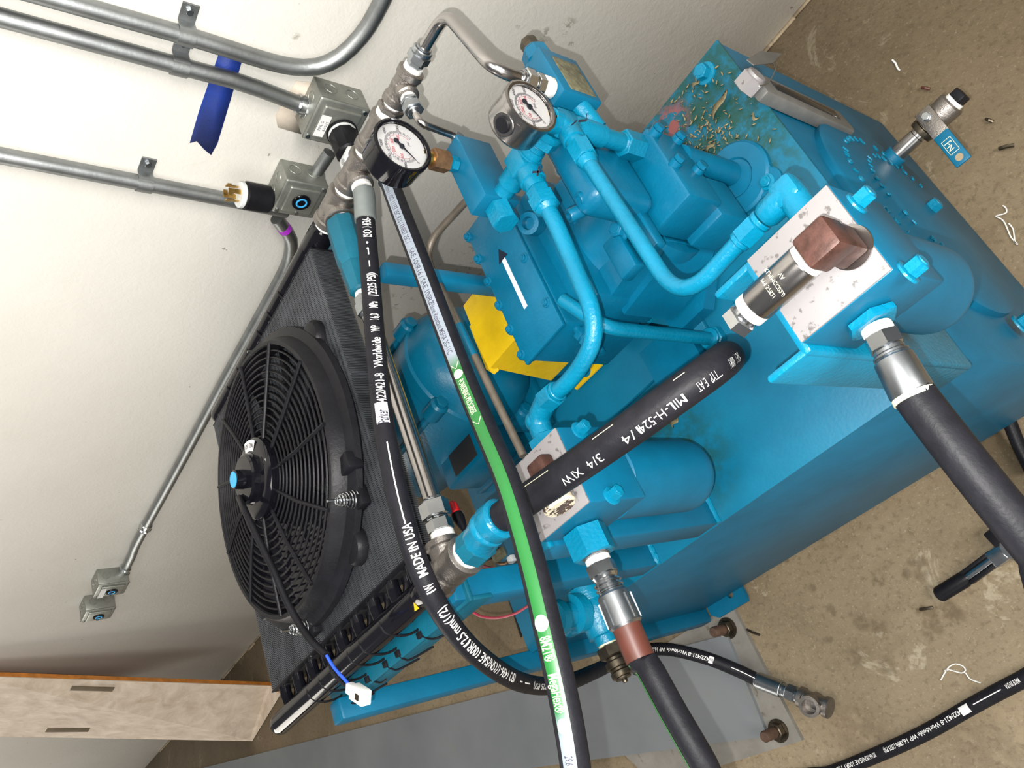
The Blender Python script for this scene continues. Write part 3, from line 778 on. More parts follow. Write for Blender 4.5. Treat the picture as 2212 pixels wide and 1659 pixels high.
def gz(r): return GZ + .012 * (1 - (r / FR) ** 2) 
mb = MB()
for k in range(14):
    r = .072 + (FR + .004 - .072) * k / 13
    mb.torus((FC.x, FC.y, gz(r) - .001), Z, r, .0019 if k < 13 else .0036, 84, 6)
part(fan, 'grille', mb, M['black_pl'])
mb = MB()
for k in range(11):
    a = 2 * PI * k / 11 + .30; e = V(math.cos(a), math.sin(a), 0); e2 = V(math.cos(a + .10), math.sin(a + .10), 0)
    pts = [V(FC.x, FC.y, 0) + e * .060 + Z * (gz(.06) + .002), V(FC.x, FC.y, 0) + (e + e2) / 2 * .14 + Z * (gz(.14) + .002), V(FC.x, FC.y, 0) + e2 * (FR + .004) + Z * (GZ + .002)]
    mb.tube(pts, .0034, 8)
part(fan, 'grille_spokes', mb, M['black_pl'])
for k in range(10):
    a = 2 * PI * k / 10 + .15; e = V(math.cos(a), math.sin(a), 0); tn = V(-e.y, e.x, 0); g = []; mb = MB()
    for i in range(9):
        r = .05 + (FR - .012 - .05) * i / 8; w = .026 + .022 * i / 8; sweep = tn * (.05 * (i / 8) ** 2)
        c = V(FC.x, FC.y, 1.093) + e * r + sweep; tilt = V(0, 0, .012)
        g.append([mb.bm.verts.new(q_) for q_ in (c - tn * w + tilt, c + tn * w - tilt, c + tn * w - tilt - Z * .002, c - tn * w + tilt - Z * .002)])
    for a_, b_ in zip(g, g[1:]):
        for m_ in range(4): mb.bm.faces.new((a_[m_], a_[(m_ + 1) % 4], b_[(m_ + 1) % 4], b_[m_]))
    mb.bm.faces.new(g[0]); mb.bm.faces.new(g[-1])
    part(fan, 'blade', mb, M['black'])
HC_ = V(FC.x, FC.y, 0)
hub = MB().lathe(HC_ + Z * (1.085), Z, [(0, .050), (.040, .050), (.041, .068), (.046, .070), (.056, .070), (.060, .066), (.062, .058), (.063, .050), (.064, .044), (.074, .043), (.077, .039), (.078, .017), (.092, .016), (.093, .014)], 56)
hubo = part(fan, 'motor_hub', hub, M['black'])
part(hubo, 'cap_sticker', MB().cyl(HC_ + Z * 1.178, HC_ + Z * 1.1795, .0135, n=32), M['bluelog'], 'bright blue round sticker')
# arc label 12V 120W
mb = MB(); ca = math.radians(66)
for i in range(14):
    a = ca - .36 + .72 * i / 14; b = ca - .36 + .72 * (i + 1) / 14
    qd = [HC_ + V(math.cos(s), math.sin(s), 0) * rr_ + Z * 1.1498 for s, rr_ in ((a, .047), (a, .066), (b, .066), (b, .047))]
    mb.bm.faces.new([mb.bm.verts.new(q_) for q_ in qd])
for v in mb.bm.verts: v.co.z = 1.1478 if (v.co - HC_).xy.length > .058 else 1.1488
part(hubo, 'label', mb, M['white'], 'white curved rating label')
mb = MB()
for i, chx in enumerate('12V 120W'):
    if chx == ' ': continue
    a = ca + .27 - .54 * i / 7; u = V(math.cos(a), math.sin(a), 0); flat_text(mb, chx, HC_ + u * .0565 + Z * 1.1496, V(u.y, -u.x, 0), u, .0105, .01)
part(hubo, 'label_text', mb, M['dark'])
hs = at(582, 1000, z=1.135)
part(fan, 'hub_clip', MB().obox(V(hs.x, hs.y, 1.135) - V(.006, .0, 0), X, Y, Z, .010, .012, .014, .003), M['black_pl'])
part(fan, 'screw', MB().cyl(V(hs.x + .004, hs.y, 1.14), V(hs.x + .012, hs.y, 1.142), .005, n=12), M['chrome'])
# fan cable, blue wire and white connector
cab = Hose([at(517, 1075, z=1.165), at(530, 1105, z=1.175), at(556, 1160, z=1.170), at(590, 1230, z=1.160), at(625, 1310, z=1.150), at(665, 1375, z=1.145), at(705, 1415, z=1.14)], .0055)
part(fan, 'cable', cab.mesh(n=12), M['black_pl'])
part(fan, 'wire', MB().tube(catmull([cab.p[-1], at(722, 1443, z=1.135), at(742, 1465, z=1.13), at(756, 1482, z=1.128)], .01), .0024, 10), M['bluew'], 'blue wire')
part(fan, 'wire', MB().tube(catmull([cab.p[-1] - V(0, 0, .003), at(715, 1445, z=1.130), at(735, 1470, z=1.126), at(750, 1486, z=1.126)], .01), .0024, 10), M['black_pl'])
c0 = at(753, 1484, z=1.128); c1_ = at(790, 1508, z=1.125); dc = (c1_ - c0).normalized(); sd = dc.cross(Z).normalized()
cn = part(fan, 'connector', MB().obox(c0.lerp(c1_, .25), dc, sd, Z, .010, .0075, .006, .002).obox(c0.lerp(c1_, .68), dc, sd, Z, .016, .0105, .008, .002), M['white_pl'], 'white nylon connector')
part(cn, 'terminal', MB().obox(c0.lerp(c1_, .80) + Z * .0082, dc, sd, Z, .0045, .0042, .0008), M['gun'])
# springs on the shroud
for px, py in ((770, 1078), (668, 1353)):
    b = at(px, py, z=1.088); spg = []
    for i in range(160):
        tt = i / 159; a = tt * 7 * 2 * PI; r = .0150 * (1 - .62 * tt); spg.append(b + V(math.cos(a) * r, math.sin(a) * r, .004 + .030 * tt))
    part(fan, 'spring', MB().tube(spg, .0010, 6), M['chrome'])
    part(fan, 'mounting_rod', MB().cyl(b, b + Z * .048, .0022, n=10), M['chrome'])
    part(fan, 'spring_pad', MB().box(b + V(-.016, -.016, -.014), b + V(.016, .016, .002), .002), M['black_pl'])
b = at(757, 1003, z=1.095)
part(fan, 'cable_clip', MB().box(b + V(-.016, -.012, -.015), b + V(.014, .016, .012), .003), M['black_pl'])
b = at(575, 762, z=1.085)
part(fan, 'mounting_rod', MB().cyl(b, b + V(0, 0, .035), .0025, n=10), M['chrome'])

# ================================================================== pump, motor and guard
pump = thing('hydraulic_pump', 'large blue hydraulic pump with white painted arrow on its square cover', 'pump', (-.56, .70, TZ))
PX0, PX1, PY0, PY1 = -.728, -.626, .583, .862
part(pump, 'controller_housing', MB().box((PX0 + .004, PY0 + .004, .70), (PX1, PY1, .872), .006), M['blue'])
cv = MB().box((PX0, PY0, .872), (PX1 - .002, PY1, .880), .002)
for k in range(6): cv.cyl((PX0 + .002, PY0 + .02 + k * .05, .856), (PX0 + .002, PY0 + .02 + k * .05, .8795), .010, n=16)
part(pump, 'cover_plate', cv, M['blue'])
for k in range(6): flange_bolt(pump, (PX0 + .001, PY0 + .02 + k * .05, .8795), Z, .0055, .006, M['blue'])
for k in range(3): flange_bolt(pump, (PX1 - .012, PY0 + .05 + k * .09, .880), Z, .0055, .005, M['blue'])
part(pump, 'side_housing', MB().box((PX1 - .004, .60, .68), (-.575, .85, .842), .010), M['blue'])
for x in (PX0 + .022, PX0 + .060): part(pump, 'bolt', MB().cyl((x, PY0 + .006, .775), (x, PY0 - .016, .775), .0075, n=16).cyl((x, PY0 - .015, .775), (x, PY0 - .0165, .775), .005, n=12), M['blue'])
fitting(pump, 'drain_cap', (-.640, PY0 + .006, .84), V(.25, -1, -.1), [(.010, .0075), (.012, .013, 'hex'), (.003, .0105), (.014, .014, 'hex')], M['blue'])
# arrow
mb = MB(); a = at(1082, 548, z=.8805); b = at(1136, 664, z=.8805); dd = (b - a).normalized(); nn = Z.cross(dd)
mb.strip([a, b], nn * .0042, Z * .0004); part(pump, 'painted_arrow', mb, M['white'], 'white arrow stripe')
mb = MB(); mb.poly([a - dd * .010 + Z * .0003, a + dd * .012 + nn * .0125 + Z * .0003, a + dd * .012 - nn * .0125 + Z * .0003], Z * .0003); part(pump, 'arrow_tip', mb, M['marker'])
# main case
case = MB().lathe((-.600, .70, .735), X, [(0, .07), (.004, .088), (.10, .092), (.122, .088), (.126, .07)], 40)
part(pump, 'pump_case', case, M['blue'])
c_ = V(-.452, .618, .655)
part(pump, 'pump_case', MB().poly([(-.60, .590, .655), (-.600, .835, .655), (-.474, .835, .655), (-.474, .628, .655), (-.51, .600, .655)], Z * .115).poly([(-.60, .600, .765), (-.600, .83, .765), (-.476, .83, .765), (-.476, .64, .765), (-.52, .612, .765)], Z * .045), M['blue'])
part(pump, 'port_block', MB().box((-.490, .650, .804), (-.436, .80, .925), .018, seg=3).lathe((-.463, .79, .865), Y, [(0, .030), (.03, .026), (.034, .018)], 24), M['blue'])
for px, py in ((1249, 432), (1228, 468)):
    q = at(px, py, z=.925); d = V(-.5, -.2, .8).normalized()
    part(pump, 'socket_screw', MB().lathe(q - d * .03, d, [(0, .010), (.028, .010), (.030, .009), (.0302, .0055), (.026, .0052)], 20), M['blue'])
q = at(1211, 365, z=.90); part(pump, 'socket_screw', MB().lathe(q - Z * .03, Z, [(0, .010), (.03, .009), (.0302, .0055), (.026, .0052)], 20), M['blue'])
part(pump, 'cover_block', MB().box((-.535, .592, .812), (-.50, .66, .835), .004).box((-.492, .592, .812), (-.455, .66, .832), .004), M['blue'])
q = at(1330, 494, z=.838); flange_bolt(pump, (q.x, q.y, .826), Z, .012, .014, M['blue'])
q = at(1132, 480, z=.90); part(pump, 'plug', MB().lathe((q.x, q.y, .878), V(.3, -.4, 1), [(0, .018), (.026, .017), (.0262, .010), (.016, .009)], 24), M['blue'])
# feet bolted to the raised plate
part(pump, 'pump_foot', MB().poly([(-.62, .575, .612), (-.55, .575, .612), (-.50, .63, .612), (-.50, .70, .612), (-.62, .70, .612)], Z * .028), M['blue'])
part(pump, 'pump_foot', MB().poly([(-.70, .520, .612), (-.60, .520, .612), (-.60, .60, .612), (-.70, .60, .612)], Z * .022), M['blue'])
for px, py in ((1388, 680), (1332, 735)):
    q = at(px, py, z=.645); flange_bolt(pump, (q.x, q.y, .636), Z, .0115, .014)
# suction valve with vertical pipe
sv = thing('suction_valve', 'blue valve block with four corner bolts on the suction pipe beside the pump', 'valve', (-.43, .70, TZ))
part(sv, 'valve_block', MB().box((-.472, .628, .725), (-.392, .768, .802), .006).box((-.470, .615, .655), (-.400, .70, .73), .006), M['blue'])
for y, z in ((.755, .792), (.755, .742), (.690, .792), (.690, .742)):
    part(sv, 'corner_bolt', MB().cyl((-.47, y, z), (-.384, y, z), .0095, n=18).hexa((-.384, y, z), (-.377, y, z), .0082), M['blue'])
part(sv, 'suction_pipe', MB().cyl((F1C.x - .002, F1C.y + .012, TZ + .011), (F1C.x - .002, F1C.y + .012, .735), .0195, n=32), M['blue'])
part(sv, 'suction_pipe', MB().cyl((-.497, .690, TZ + .011), (-.497, .690, .70), .030, n=32).box((-.52, .66, .66), (-.45, .72, .70), .008), M['blue'])
# motor
MX0, MX1, MY, MZ, MR = -1.275, -.995, .775, .755, .132
mot = thing('electric_motor', 'large blue electric motor with domed end bell behind the cooler tube', 'motor', (-1.1, MY, TZ))
part(mot, 'motor_body', MB().lathe((MX0, MY, MZ), X, [(0, .10), (.01, MR - .004), (.02, MR), (MX1 - MX0, MR)], 56), M['blue_deep'])
part(mot, 'end_bell', MB().lathe((MX1, MY, MZ), X, [(-.012, MR + .003), (.010, MR + .003), (.014, MR - .002), (.05, MR - .012), (.075, MR - .034), (.088, .075), (.098, .060), (.104, .03)], 56), M['blue_deep'])
for a in (48, 132, 222, 318):
    e = V(0, math.cos(math.radians(a)), math.sin(math.radians(a))); c = V(MX1 - .002, MY, MZ) + e * (MR + .006)
    part(mot, 'bolt_lug', MB().lathe(c - X * .02, X, [(0, .012), (.004, .018), (.038, .018), (.042, .013)], 24).hexa(c + X * .02, c + X * .030, .0125), M['blue_deep'])
    part(mot, 'through_bolt', MB().cyl(c - X * .02, c - X * .27, .0075, n=12), M['blue_deep'])
part(mot, 'motor_base', MB().box((-1.24, .63, .612), (-.96, .92, .632), .004).box((-1.22, .645, .63), (-1.19, .90, .70), .004).box((-1.02, .645, .63), (-.99, .90, .70), .004), M['blue_deep'])
cbx = MB().box((-1.14, MY - .185, .70), (-1.00, MY - .10, .78), .008)
part(mot, 'terminal_box', cbx, M['blue_deep'])
q = at(1022, 990, z=.765)
part(mot, 'terminal_opening', MB().box((-1.10, MY - .175, .7805), (-1.02, MY - .120, .782), .0004), M['black_in'])
# coupling guard: bent yellow sheet
gd = thing('coupling_guard', 'bright yellow bent sheet guard between the motor and pump', 'guard', (-.83, .72, .612))
gx0, gx1, gt = -.880, -.775, .003
prof = [(.845, .615), (.845, .795), (.838, .802), (.705, .806), (.695, .800), (.672, .668)]
mb = MB()
rs = [[mb.bm.verts.new((x, y, z)) for (x, y, z) in ((gx0, p_[0], p_[1]), (gx1, p_[0], p_[1]), (gx1, p_[0], p_[1] - gt), (gx0, p_[0], p_[1] - gt))] for p_ in prof]
for a, b in zip(rs, rs[1:]):
    for k in range(4): mb.bm.faces.new((a[k], a[(k + 1) % 4], b[(k + 1) % 4], b[k]))
mb.bm.faces.new(rs[0]); mb.bm.faces.new(rs[-1])
mb.poly([(gx0 - .012, .80, .796), (gx0 - .012, .70, .800), (gx0 - .010, .688, .788), (gx0, .688, .786), (gx0, .80, .786)], X * .003)
part(gd, 'guard_sheet', mb, M['yellow'])
foot = at(1262, 795, z=.625)
part(gd, 'foot_strap', MB().poly([at(1226, 822, z=.625), at(1284, 770, z=.625), at(1305, 782, z=.625), at(1302, 790, z=.625), at(1248, 842, z=.625)], Z * .004), M['yellow'])
flange_bolt(gd, at(1266, 801, z=.629), Z, .008, .008, M['blue'])

# ================================================================== valve blocks, tees and painted tubes
g1p = V(-.588, .846, .99)
vb = thing('valve_block', 'blue rectangular valve block under the black rimmed pressure gauge', 'valve block', (-.58, .82, .925))
part(vb, 'block', MB().box((-.604, .757, .926), (-.562, .885, .990), .0015), M['blue_flat'])
q = at(1082, 457, z=.955)
fitting(vb, 'hex_plug', V(-.580, .757, .955), -Y, [(.034, .021, 'hex')], M['blue_tube'])
fitting(vb, 'gauge_port', g1p, Z, [(.012, .012, 'hex'), (.006, .0095)], M['blue_tube'])
# tee one
TZ1 = .953
te1 = thing('pipe_tee', 'blue painted tee between the valve block and the pump, inked mark on top', 'pipe fitting', (-.52, .77, .93), 'blue painted tees')
q1 = V(-.506, .768, TZ1)
mb = MB().lathe(V(-.562, .768, TZ1), X, [(0, .0145), (.016, .0145), (.017, .018), (.030, .018), (.031, .0185), (.074, .0185), (.075, .0165), (.085, .0165)], 28)
mb.lathe(q1, -Y, [(0, .018), (.018, .0190), (.036, .0190), (.037, .0165), (.052, .0160)], 28)
mb.obox(q1 + V(0, 0, .001), X, Y, Z, .016, .019, .019, .004)
part(te1, 'tee_body', mb, M['blue_tube'])
mb = MB().lathe(V(-.478, .768, TZ1), X, [(0, .0145), (.008, .0145), (.009, .0155), (.012, .0145)], 24); mb.hexa((-.466, .768, TZ1), (-.450, .768, TZ1), .0255); mb.lathe((-.450, .768, TZ1), X, [(0, .0255), (.007, .0265), (.010, .023)], 32)
part(te1, 'large_nut', mb, M['blue_tube'])
mb = MB(); a = at(1150, 372, z=TZ1 + .0205); mb.strip([a, a + V(.012, -.012, 0), a + V(.018, -.006, 0)], V(.001, .001, 0), Z * .0004); mb.strip([a + V(.004, -.012, 0), a + V(.014, -.004, 0)], V(.001, -.001, 0), Z * .0004)
part(te1, 'ink_mark', mb, M['marker'])
# nuts and thick tube to filter two
tb1 = thing('painted_tube', 'thick blue painted tube curving from the pump tee down to the filter beside the cooler', 'tube', (-.55, .55, .93), 'blue painted hydraulic tubes')
pa_ = q1 + V(0, -.052, 0)
pa_ = fitting(tb1, 'tube_nut', pa_, -Y, [(.014, .0175, 'hex'), (.020, .0205, 'hex'), (.008, .017, .0125)], M['blue_tube'])
t1pts = [V(-.506, .690, .953), V(-.507, .645, .952), at(1250, 600, z=.950), at(1276, 665, z=.948), at(1282, 725, z=.946), at(1262, 778, z=.944), at(1228, 824, z=.942), at(1195, 853, z=.941)]
part(tb1, 'tube', MB().tube(catmull(t1pts, .008), .0118, 24), M['blue_tube'])
tb1.children[0]
e0 = t1pts[-1]; dv = (t1pts[-1] - t1pts[-2]).normalized()
e1_ = fitting(tb1, 'tube_nut', e0 - dv * .012, dv, [(.006, .0145), (.024, .0185, 'hex'), (.004, .0155)], M['blue_tube'])
elb = thing('pipe_elbow', 'blue painted elbow feeding the filter beside the cooler', 'pipe fitting', (-.70, .44, .92))
cpt = V(-.700, .462, .938)
part(elb, 'elbow_body', MB().tube(fillet([e1_ - dv * .004, cpt, V(-.700, .425, .936)], .024, 8), .0160, 24).ball(cpt, .0168), M['blue_tube'])
fitting(elb, 'hex_adapter', V(-.700, .436, .936), -Y, [(.028, .0245, 'hex')], M['blue_tube'])
# tee two with gauge and the long bent tube to filter one
q2 = V(-.420, .752, .950)
te2 = thing('pipe_tee', 'blue painted tee below the stainless cased pressure gauge, inked mark on top', 'pipe fitting', (-.42, .752, .92), 'blue painted tees')
mb = MB().lathe(q2, Z, [(-.02, .0145), (.012, .0145), (.014, .0165), (.026, .0165), (.027, .014)], 28)
mb.lathe(q2, -Y, [(0, .0145), (.018, .0155), (.032, .0155), (.033, .013), (.042, .013)], 28)
mb.obox(q2, X, Y, Z, .0145, .016, .016, .004)
part(te2, 'tee_body', mb, M['blue_tube'])
mb = MB(); a = at(1250, 262, z=.967); mb.strip([a, a + V(.010, -.010, 0), a + V(.015, -.004, 0)], V(.001, .001, 0), Z * .0004); mb.strip([a + V(-.012, .006, 0), a + V(-.002, .004, 0)], V(.001, -.001, 0), Z * .0004)
part(te2, 'ink_mark', mb, M['marker'])
part(te2, 'drop_pipe', MB().lathe(q2, -Z, [(.012, .014), (.018, .0165), (.070, .0165), (.073, .0135), (.11, .0135), (.112, .015)], 28).hexa(q2 - Z * .112, q2 - Z * .149, .0205), M['blue_tube'])
tb2 = thing('painted_tube', 'blue painted tube bent in a deep U toward the reservoir end filter', 'tube', (-.38, .55, .93), 'blue painted hydraulic tubes')
pb_ = fitting(tb2, 'tube_nut', q2 + V(.002, -.042, 0), -Y, [(.028, .0170, 'hex'), (.012, .0140, .0115)], M['blue_tube'])
t2pts = fillet([pb_ + V(0, .006, 0), V(-.408, .428, .948), V(-.300, .434, .948)], .075, 12)
part(tb2, 'tube', MB().tube(t2pts, .0100, 24), M['blue_tube'])
fitting(tb2, 'tube_nut', V(-.312, .4335, .948), X, [(.006, .0125), (.024, .0145, 'hex'), (.006, .013)], M['blue_tube'])
elb2 = thing('pipe_elbow', 'blue painted elbow screwed into the back of the filter on the reservoir end', 'pipe fitting', (-.24, .42, .92))
mb = MB().lathe((-.274, .4335, .948), X, [(0, .0125), (.005, .0150), (.020, .0155), (.034, .0155)], 24).box((-.253, .4185, .933), (-.223, .4485, .963), .007)
mb.lathe((-.238, .4335, .948), -Y, [(0, .0155), (.040, .0155), (.0405, .0215), (.0495, .0215)], 28)
part(elb2, 'elbow_body', mb, M['blue_tube'])
# third tube dropping to the tank top
f3 = at(1548, 733, z=TZ); tb3 = thing('painted_tube', 'blue painted drain tube dropping from the pump into the reservoir top', 'tube', (f3.x, f3.y, TZ), 'blue painted hydraulic tubes')
tp = above(f3, 1345, 698)
part(tb3, 'tube', MB().tube(fillet([V(f3.x, f3.y, TZ + .02), V(f3.x, f3.y, tp.z + .035), V(f3.x - .03, f3.y + .075, tp.z + .055)], .045, 10), .0105, 20), M['blue_tube'])
fitting(tb3, 'tube_nut', V(f3.x, f3.y, TZ), Z, [(.016, .021, 'hex'), (.006, .0175)], M['blue_tube'])
# relief valve block
rb = thing('relief_valve', 'blue relief valve block with corroded brown face standing beside the wall', 'valve', (-.41, .83, .87))
mb = MB().box((-.438, .790, .878), (-.392, .885, .952), .003)
part(rb, 'block', mb, M['blue_flat'])
part(rb, 'corroded_face', MB().box((-.3925, .797, .888), (-.3905, .868, .936), .0008), M['green_old'], 'brown corroded face plate')
part(rb, 'bonnet', MB().lathe((-.414, .884, .932), Y, [(0, .022), (.02, .021), (.024, .017), (.028, .016)], 8), M['blue_flat'])
part(rb, 'adjusting_nut', MB().lathe((-.414, .908, .932), Y, [(0, .0135), (.018, .0145), (.024, .0125), (.026, .006)], 8), M['gun'])
part(rb, 'outlet_stub', MB().cyl((-.412, .795, .905), (-.418, .760, .885), .015, n=24), M['blue_tube'])

# ================================================================== gauges
def gauge(label, base, px, py, stem, steel):
    c = above(base, px, py); n = V(1, -.22, .05).normalized(); rt = (-n).cross(Z).normalized(); upv = n.cross(rt) * -1
    upv = rt.cross(-n) * -1
    upv = (Z - n * n.z).normalized()
    g = thing('pressure_gauge', label, 'gauge', (base[0], base[1], base[2]), 'pressure gauges')
    R_ = .0450 if not steel else .0395; T0 = -.034; T1 = .014
    body = M['steel'] if steel else M['black']
    prof = [(T0, R_ * .86), (T0 + .004, R_ * .94), (T0 + .006, R_ * .95), (T1 - .010, R_ * .95), (T1 - .008, R_), (T1 - .001, R_), (T1, R_ - .003), (T1 - .001, R_ - .006), (T1 - .004, R_ - .007)]
    part(g, 'case', MB().lathe(c, n, prof, 56, cap=False).cyl(c + n * T0, c + n * (T0 + .001), R_ * .86, n=48), body)
    dl = part(g, 'dial', MB().cyl(c + n * (T1 - .008), c + n * (T1 - .006), R_ - .006, n=48), M['dial'])
    dc_ = c + n * (T1 - .0056); rr = R_ - .008
    mb = MB()
    for i in range(61):
        a = math.radians(225 - 270 * i / 60); e = rt * math.cos(a) + upv * math.sin(a); L = .10 if i % 5 else .16
        mb.strip([dc_ + e * rr * (.72 - L), dc_ + e * rr * .72], n.cross(e) * .00028, n * .0001)
    for i, tx in ((0, '0'), (10, '1000'), (20, '2000'), (30, '3000'), (40, '4000'), (50, '5000')):
        a = math.radians(225 - 270 * i / 60); e = rt * math.cos(a) + upv * math.sin(a)
        flat_text(mb, tx, dc_ + e * rr * .86, rt, upv, .0058, .01)
    flat_text(mb, 'psi', dc_ - upv * rr * .34 + rt * rr * .2, rt, upv, .007)
    part(dl, 'scale', mb, M['dark'])
    mb = MB()
    for i, tx in ((12, '100'), (24, '200'), (36, '300'), (48, '400')):
        a = math.radians(225 - 270 * i / 60); e = rt * math.cos(a) + upv * math.sin(a); flat_text(mb, tx, dc_ + e * rr * .42, rt, upv, .0062, .01)
    pts = [dc_ + (rt * math.cos(math.radians(225 - 270 * i / 40)) + upv * math.sin(math.radians(225 - 270 * i / 40))) * rr * .54 for i in range(41)]
    mb.tube(pts, .00022, 4)
    part(dl, 'inner_scale', mb, M['red_print'])
    a = math.radians(222); e = rt * math.cos(a) + upv * math.sin(a); s_ = n.cross(e)
    mb = MB().poly([dc_ + n * .0015 - e * rr * .28 + s_ * .0026, dc_ + n * .0015 - e * rr * .28 - s_ * .0026, dc_ + n * .0015 + e * rr * .2 - s_ * .0013, dc_ + n * .0015 + e * rr * .82, dc_ + n * .0015 + e * rr * .2 + s_ * .0013], n * .0004)
    mb.cyl(dc_, dc_ + n * .0028, .0036, n=20).cyl(dc_ + n * .0012 - e * rr * .30, dc_ + n * .002 - e * rr * .30, .0040, n=20)
    part(g, 'needle', mb, M['marker'])
    part(g, 'glass', MB().cyl(c + n * (T1 - .003), c + n * (T1 - .0015), R_ - .0065, n=48), M['glass'])
    zb = c.z - R_ * .95
    mb = MB().cyl(V(base[0], base[1], zb - .018), V(base[0], base[1], c.z - R_ * .80), .0105, n=20)
    part(g, 'stem', mb, M['brass'])
    part(g, 'hex_adapter', MB().hexa(V(base[0], base[1], base[2] + stem), V(base[0], base[1], zb - .012), .0165), M['brass_old'])
    if steel:
        q_ = c + n * -.012 + (upv * .80 - rt * .45).normalized() * R_ * .93; d_ = (upv * .80 - rt * .45).normalized()
        part(g, 'fill_plug', MB().cyl(q_ - d_ * .004, q_ + d_ * .004, .011, n=24, bev=.0015), M['black_pl'])
        part(g, 'plug_boss', MB().cyl(q_ - d_ * .012, q_ + d_ * .001, .016, n=24, bev=.001), M['steel'])
    return g
gauge('pressure gauge with thick black rim and case on a brass stem', (g1p.x, g1p.y, .99), 862, 322, .016, False)
gauge('pressure gauge with stainless case and black rubber plug', (q2.x, q2.y, .977), 1133, 248, .0, True)

# ================================================================== stainless tubes from the chain
n0 = V(-.530, YC, ZC)
ct = thing('stainless_tube', 'thick stainless tube arching from the end of the tee chain to the relief valve', 'tube', (-.47, .9, .96))
pc_ = fitting(ct, 'tube_nut', n0, X, [(.010, .013, 'hex'), (.013, .0175, 'hex'), (.008, .0155), (.003, .012)], M['zinc'])
rvx, rvy = -.409, .812
part(ct, 'tube', MB().tube(fillet([pc_ - X * .004, V(-.438, YC, ZC - .002), V(-.412, rvy + .004, ZC), V(rvx, rvy, .985)], .036, 12), .0088, 24), M['steel'])
e_ = fitting(ct, 'tube_nut', V(rvx, rvy, 1.008), -Z, [(.006, .011), (.016, .0155, 'hex'), (.004, .013), (.013, .0145, 'hex')], M['chrome'])
fitting(ct, 'thread_tape', e_, -Z, [(.0165, .0145)], M['tape'])
st2 = thing('stainless_tube', 'thin stainless tube from the small tee down to the blue valve block', 'tube', (-.57, .92, .97))
pn = fitting(st2, 'thread_tape', b4, -Y, [(.007, .012)], M['tape'])
pn = fitting(st2, 'tube_nut', pn, -Y, [(.007, .014, 'hex'), (.004, .012), (.014, .0155, 'hex'), (.003, .011)], M['zinc'])
ee = V(-.572, .888, .968)
part(st2, 'tube', MB().tube(fillet([pn + V(0, .003, 0), pn + V(.0, -.022, -.002), V(-.570, .892, .990), V(-.572, .880, .972)], .02, 8), .0060, 20), M['steel'])
fitting(st2, 'tube_nut', V(-.572, .893, .985), V(0, -.7, -1), [(.012, .0105, 'hex')], M['zinc'])
gt_ = thing('drain_tube', 'thin grey brown bent tube running from the pump over the yellow guard to the filter', 'tube', (-.77, .65, .92))
dp = fillet([V(-.655, .875, .905), V(-.790, .875, .93), at(1131, 985, z=.93)], .05, 12)
part(gt_, 'tube', MB().tube(dp, .0062, 20), simple('primer_grey_tube', (.095, .08, .063), .45, .3, .2, 60))
i0 = Hose(dp, .0064)
part(gt_, 'painted_section', i0.mesh(i0.at(1010, 690), i0.at(1040, 768), 0.0065), M['blue_deep'], 'blue overspray on the tube')

# ================================================================== lettered hoses
PH = Hose([b2 + V(0, -.012, 0), at(787, 420, z=1.05), at(790, 480, z=1.055), at(800, 600, z=1.065), at(811, 740, z=1.08), at(824, 880, z=1.10), at(840, 980, z=1.11), at(866, 1100, z=1.115), at(905, 1225, z=1.105), at(962, 1335, z=1.07), at(1040, 1422, z=.99), at(1130, 1475, z=.85), at(1212, 1478, z=.66), at(1290, 1448, z=.46), at(1365, 1412, z=.28), at(1435, 1402, z=.17), at(1520, 1420, z=.10), at(1590, 1447, z=.065), at(1638, 1470, z=.05)], .0150)
ph = thing('hydraulic_hose', 'black hose with bold white lettering looping from the tee chain down to the floor', 'hose', tuple(PH.p[0]), 'lettered black hoses')
fitting(ph, 'thread_tape', b2 + V(0, .004, 0), -Y, [(.012, .0165)], M['tape'])
part(ph, 'crimp_sleeve', PH.mesh(.0, .055, .0175), simple('grey_sleeve', (.16, .18, .18), .45, .3), 'grey metal sleeve')
part(ph, 'hose_body', PH.mesh(.045), M['rubber'])
mb = MB()
for tx, a, b in (('ISO 1436-1/1SN/SA', (794, 528), (786, 442)), ('(2325 PSI)', (804, 654), (799, 595)), ('MPa', (807, 681), (805, 658)), ('16,0', (808, 706), (807, 685)), ('WP', (810, 728), (809, 710)),
                 ('Worldwide', (815, 808), (810, 734)), ('422/421-8', (822, 882), (816, 813)),
                 ('MADE IN USA', (896, 1256), (868, 1138)), ('1W', (911, 1287), (904, 1269)), ('X', (920, 1305), (915, 1295)), ('(1/2)', (942, 1340), (925, 1314)), ('12,5 mm', (976, 1389), (946, 1346)), ('ISO 1436-1/1SN/SAE 100R1', (1084, 1476), (980, 1394))):
    px_text(PH, mb, tx, a, b, .0185, -.10, .015)
for tx, a, b in (('MPa (2325 PSI)', (1185, 1500), (1128, 1494)), ('422/421-8 Worldwide WP 16,0 MPa (2325 PSI)', (1530, 1412), (1350, 1400))):
    px_text(PH, mb, tx, a, b, .0125, .1, .01)
for a, b in (((800, 589), (799, 573)), ((799, 567), (798, 552)), ((836, 967), (861, 1131)), ((1096, 1480), (1104, 1483)), ((1110, 1486), (1118, 1488)), ((1585, 1432), (1640, 1458))):
    PH.band(mb, PH.at(*a), PH.at(*b), -.10, .02, .0004, 2)
for p_ in ((797, 546), (797, 538)):
    s0 = PH.at(*p_); mb.cyl(PH.surf(s0, 0, -.0004), PH.surf(s0, 0, .0006), .0018, n=12)
part(ph, 'printed_lettering', mb, M['white'])
mb = MB(); PH.band(mb, PH.at(830, 931), PH.at(823, 886), -.62, .62, .0004, 8); PH.band(mb, PH.at(1548, 1418), PH.at(1530, 1412), -.5, .6, .0004, 6)
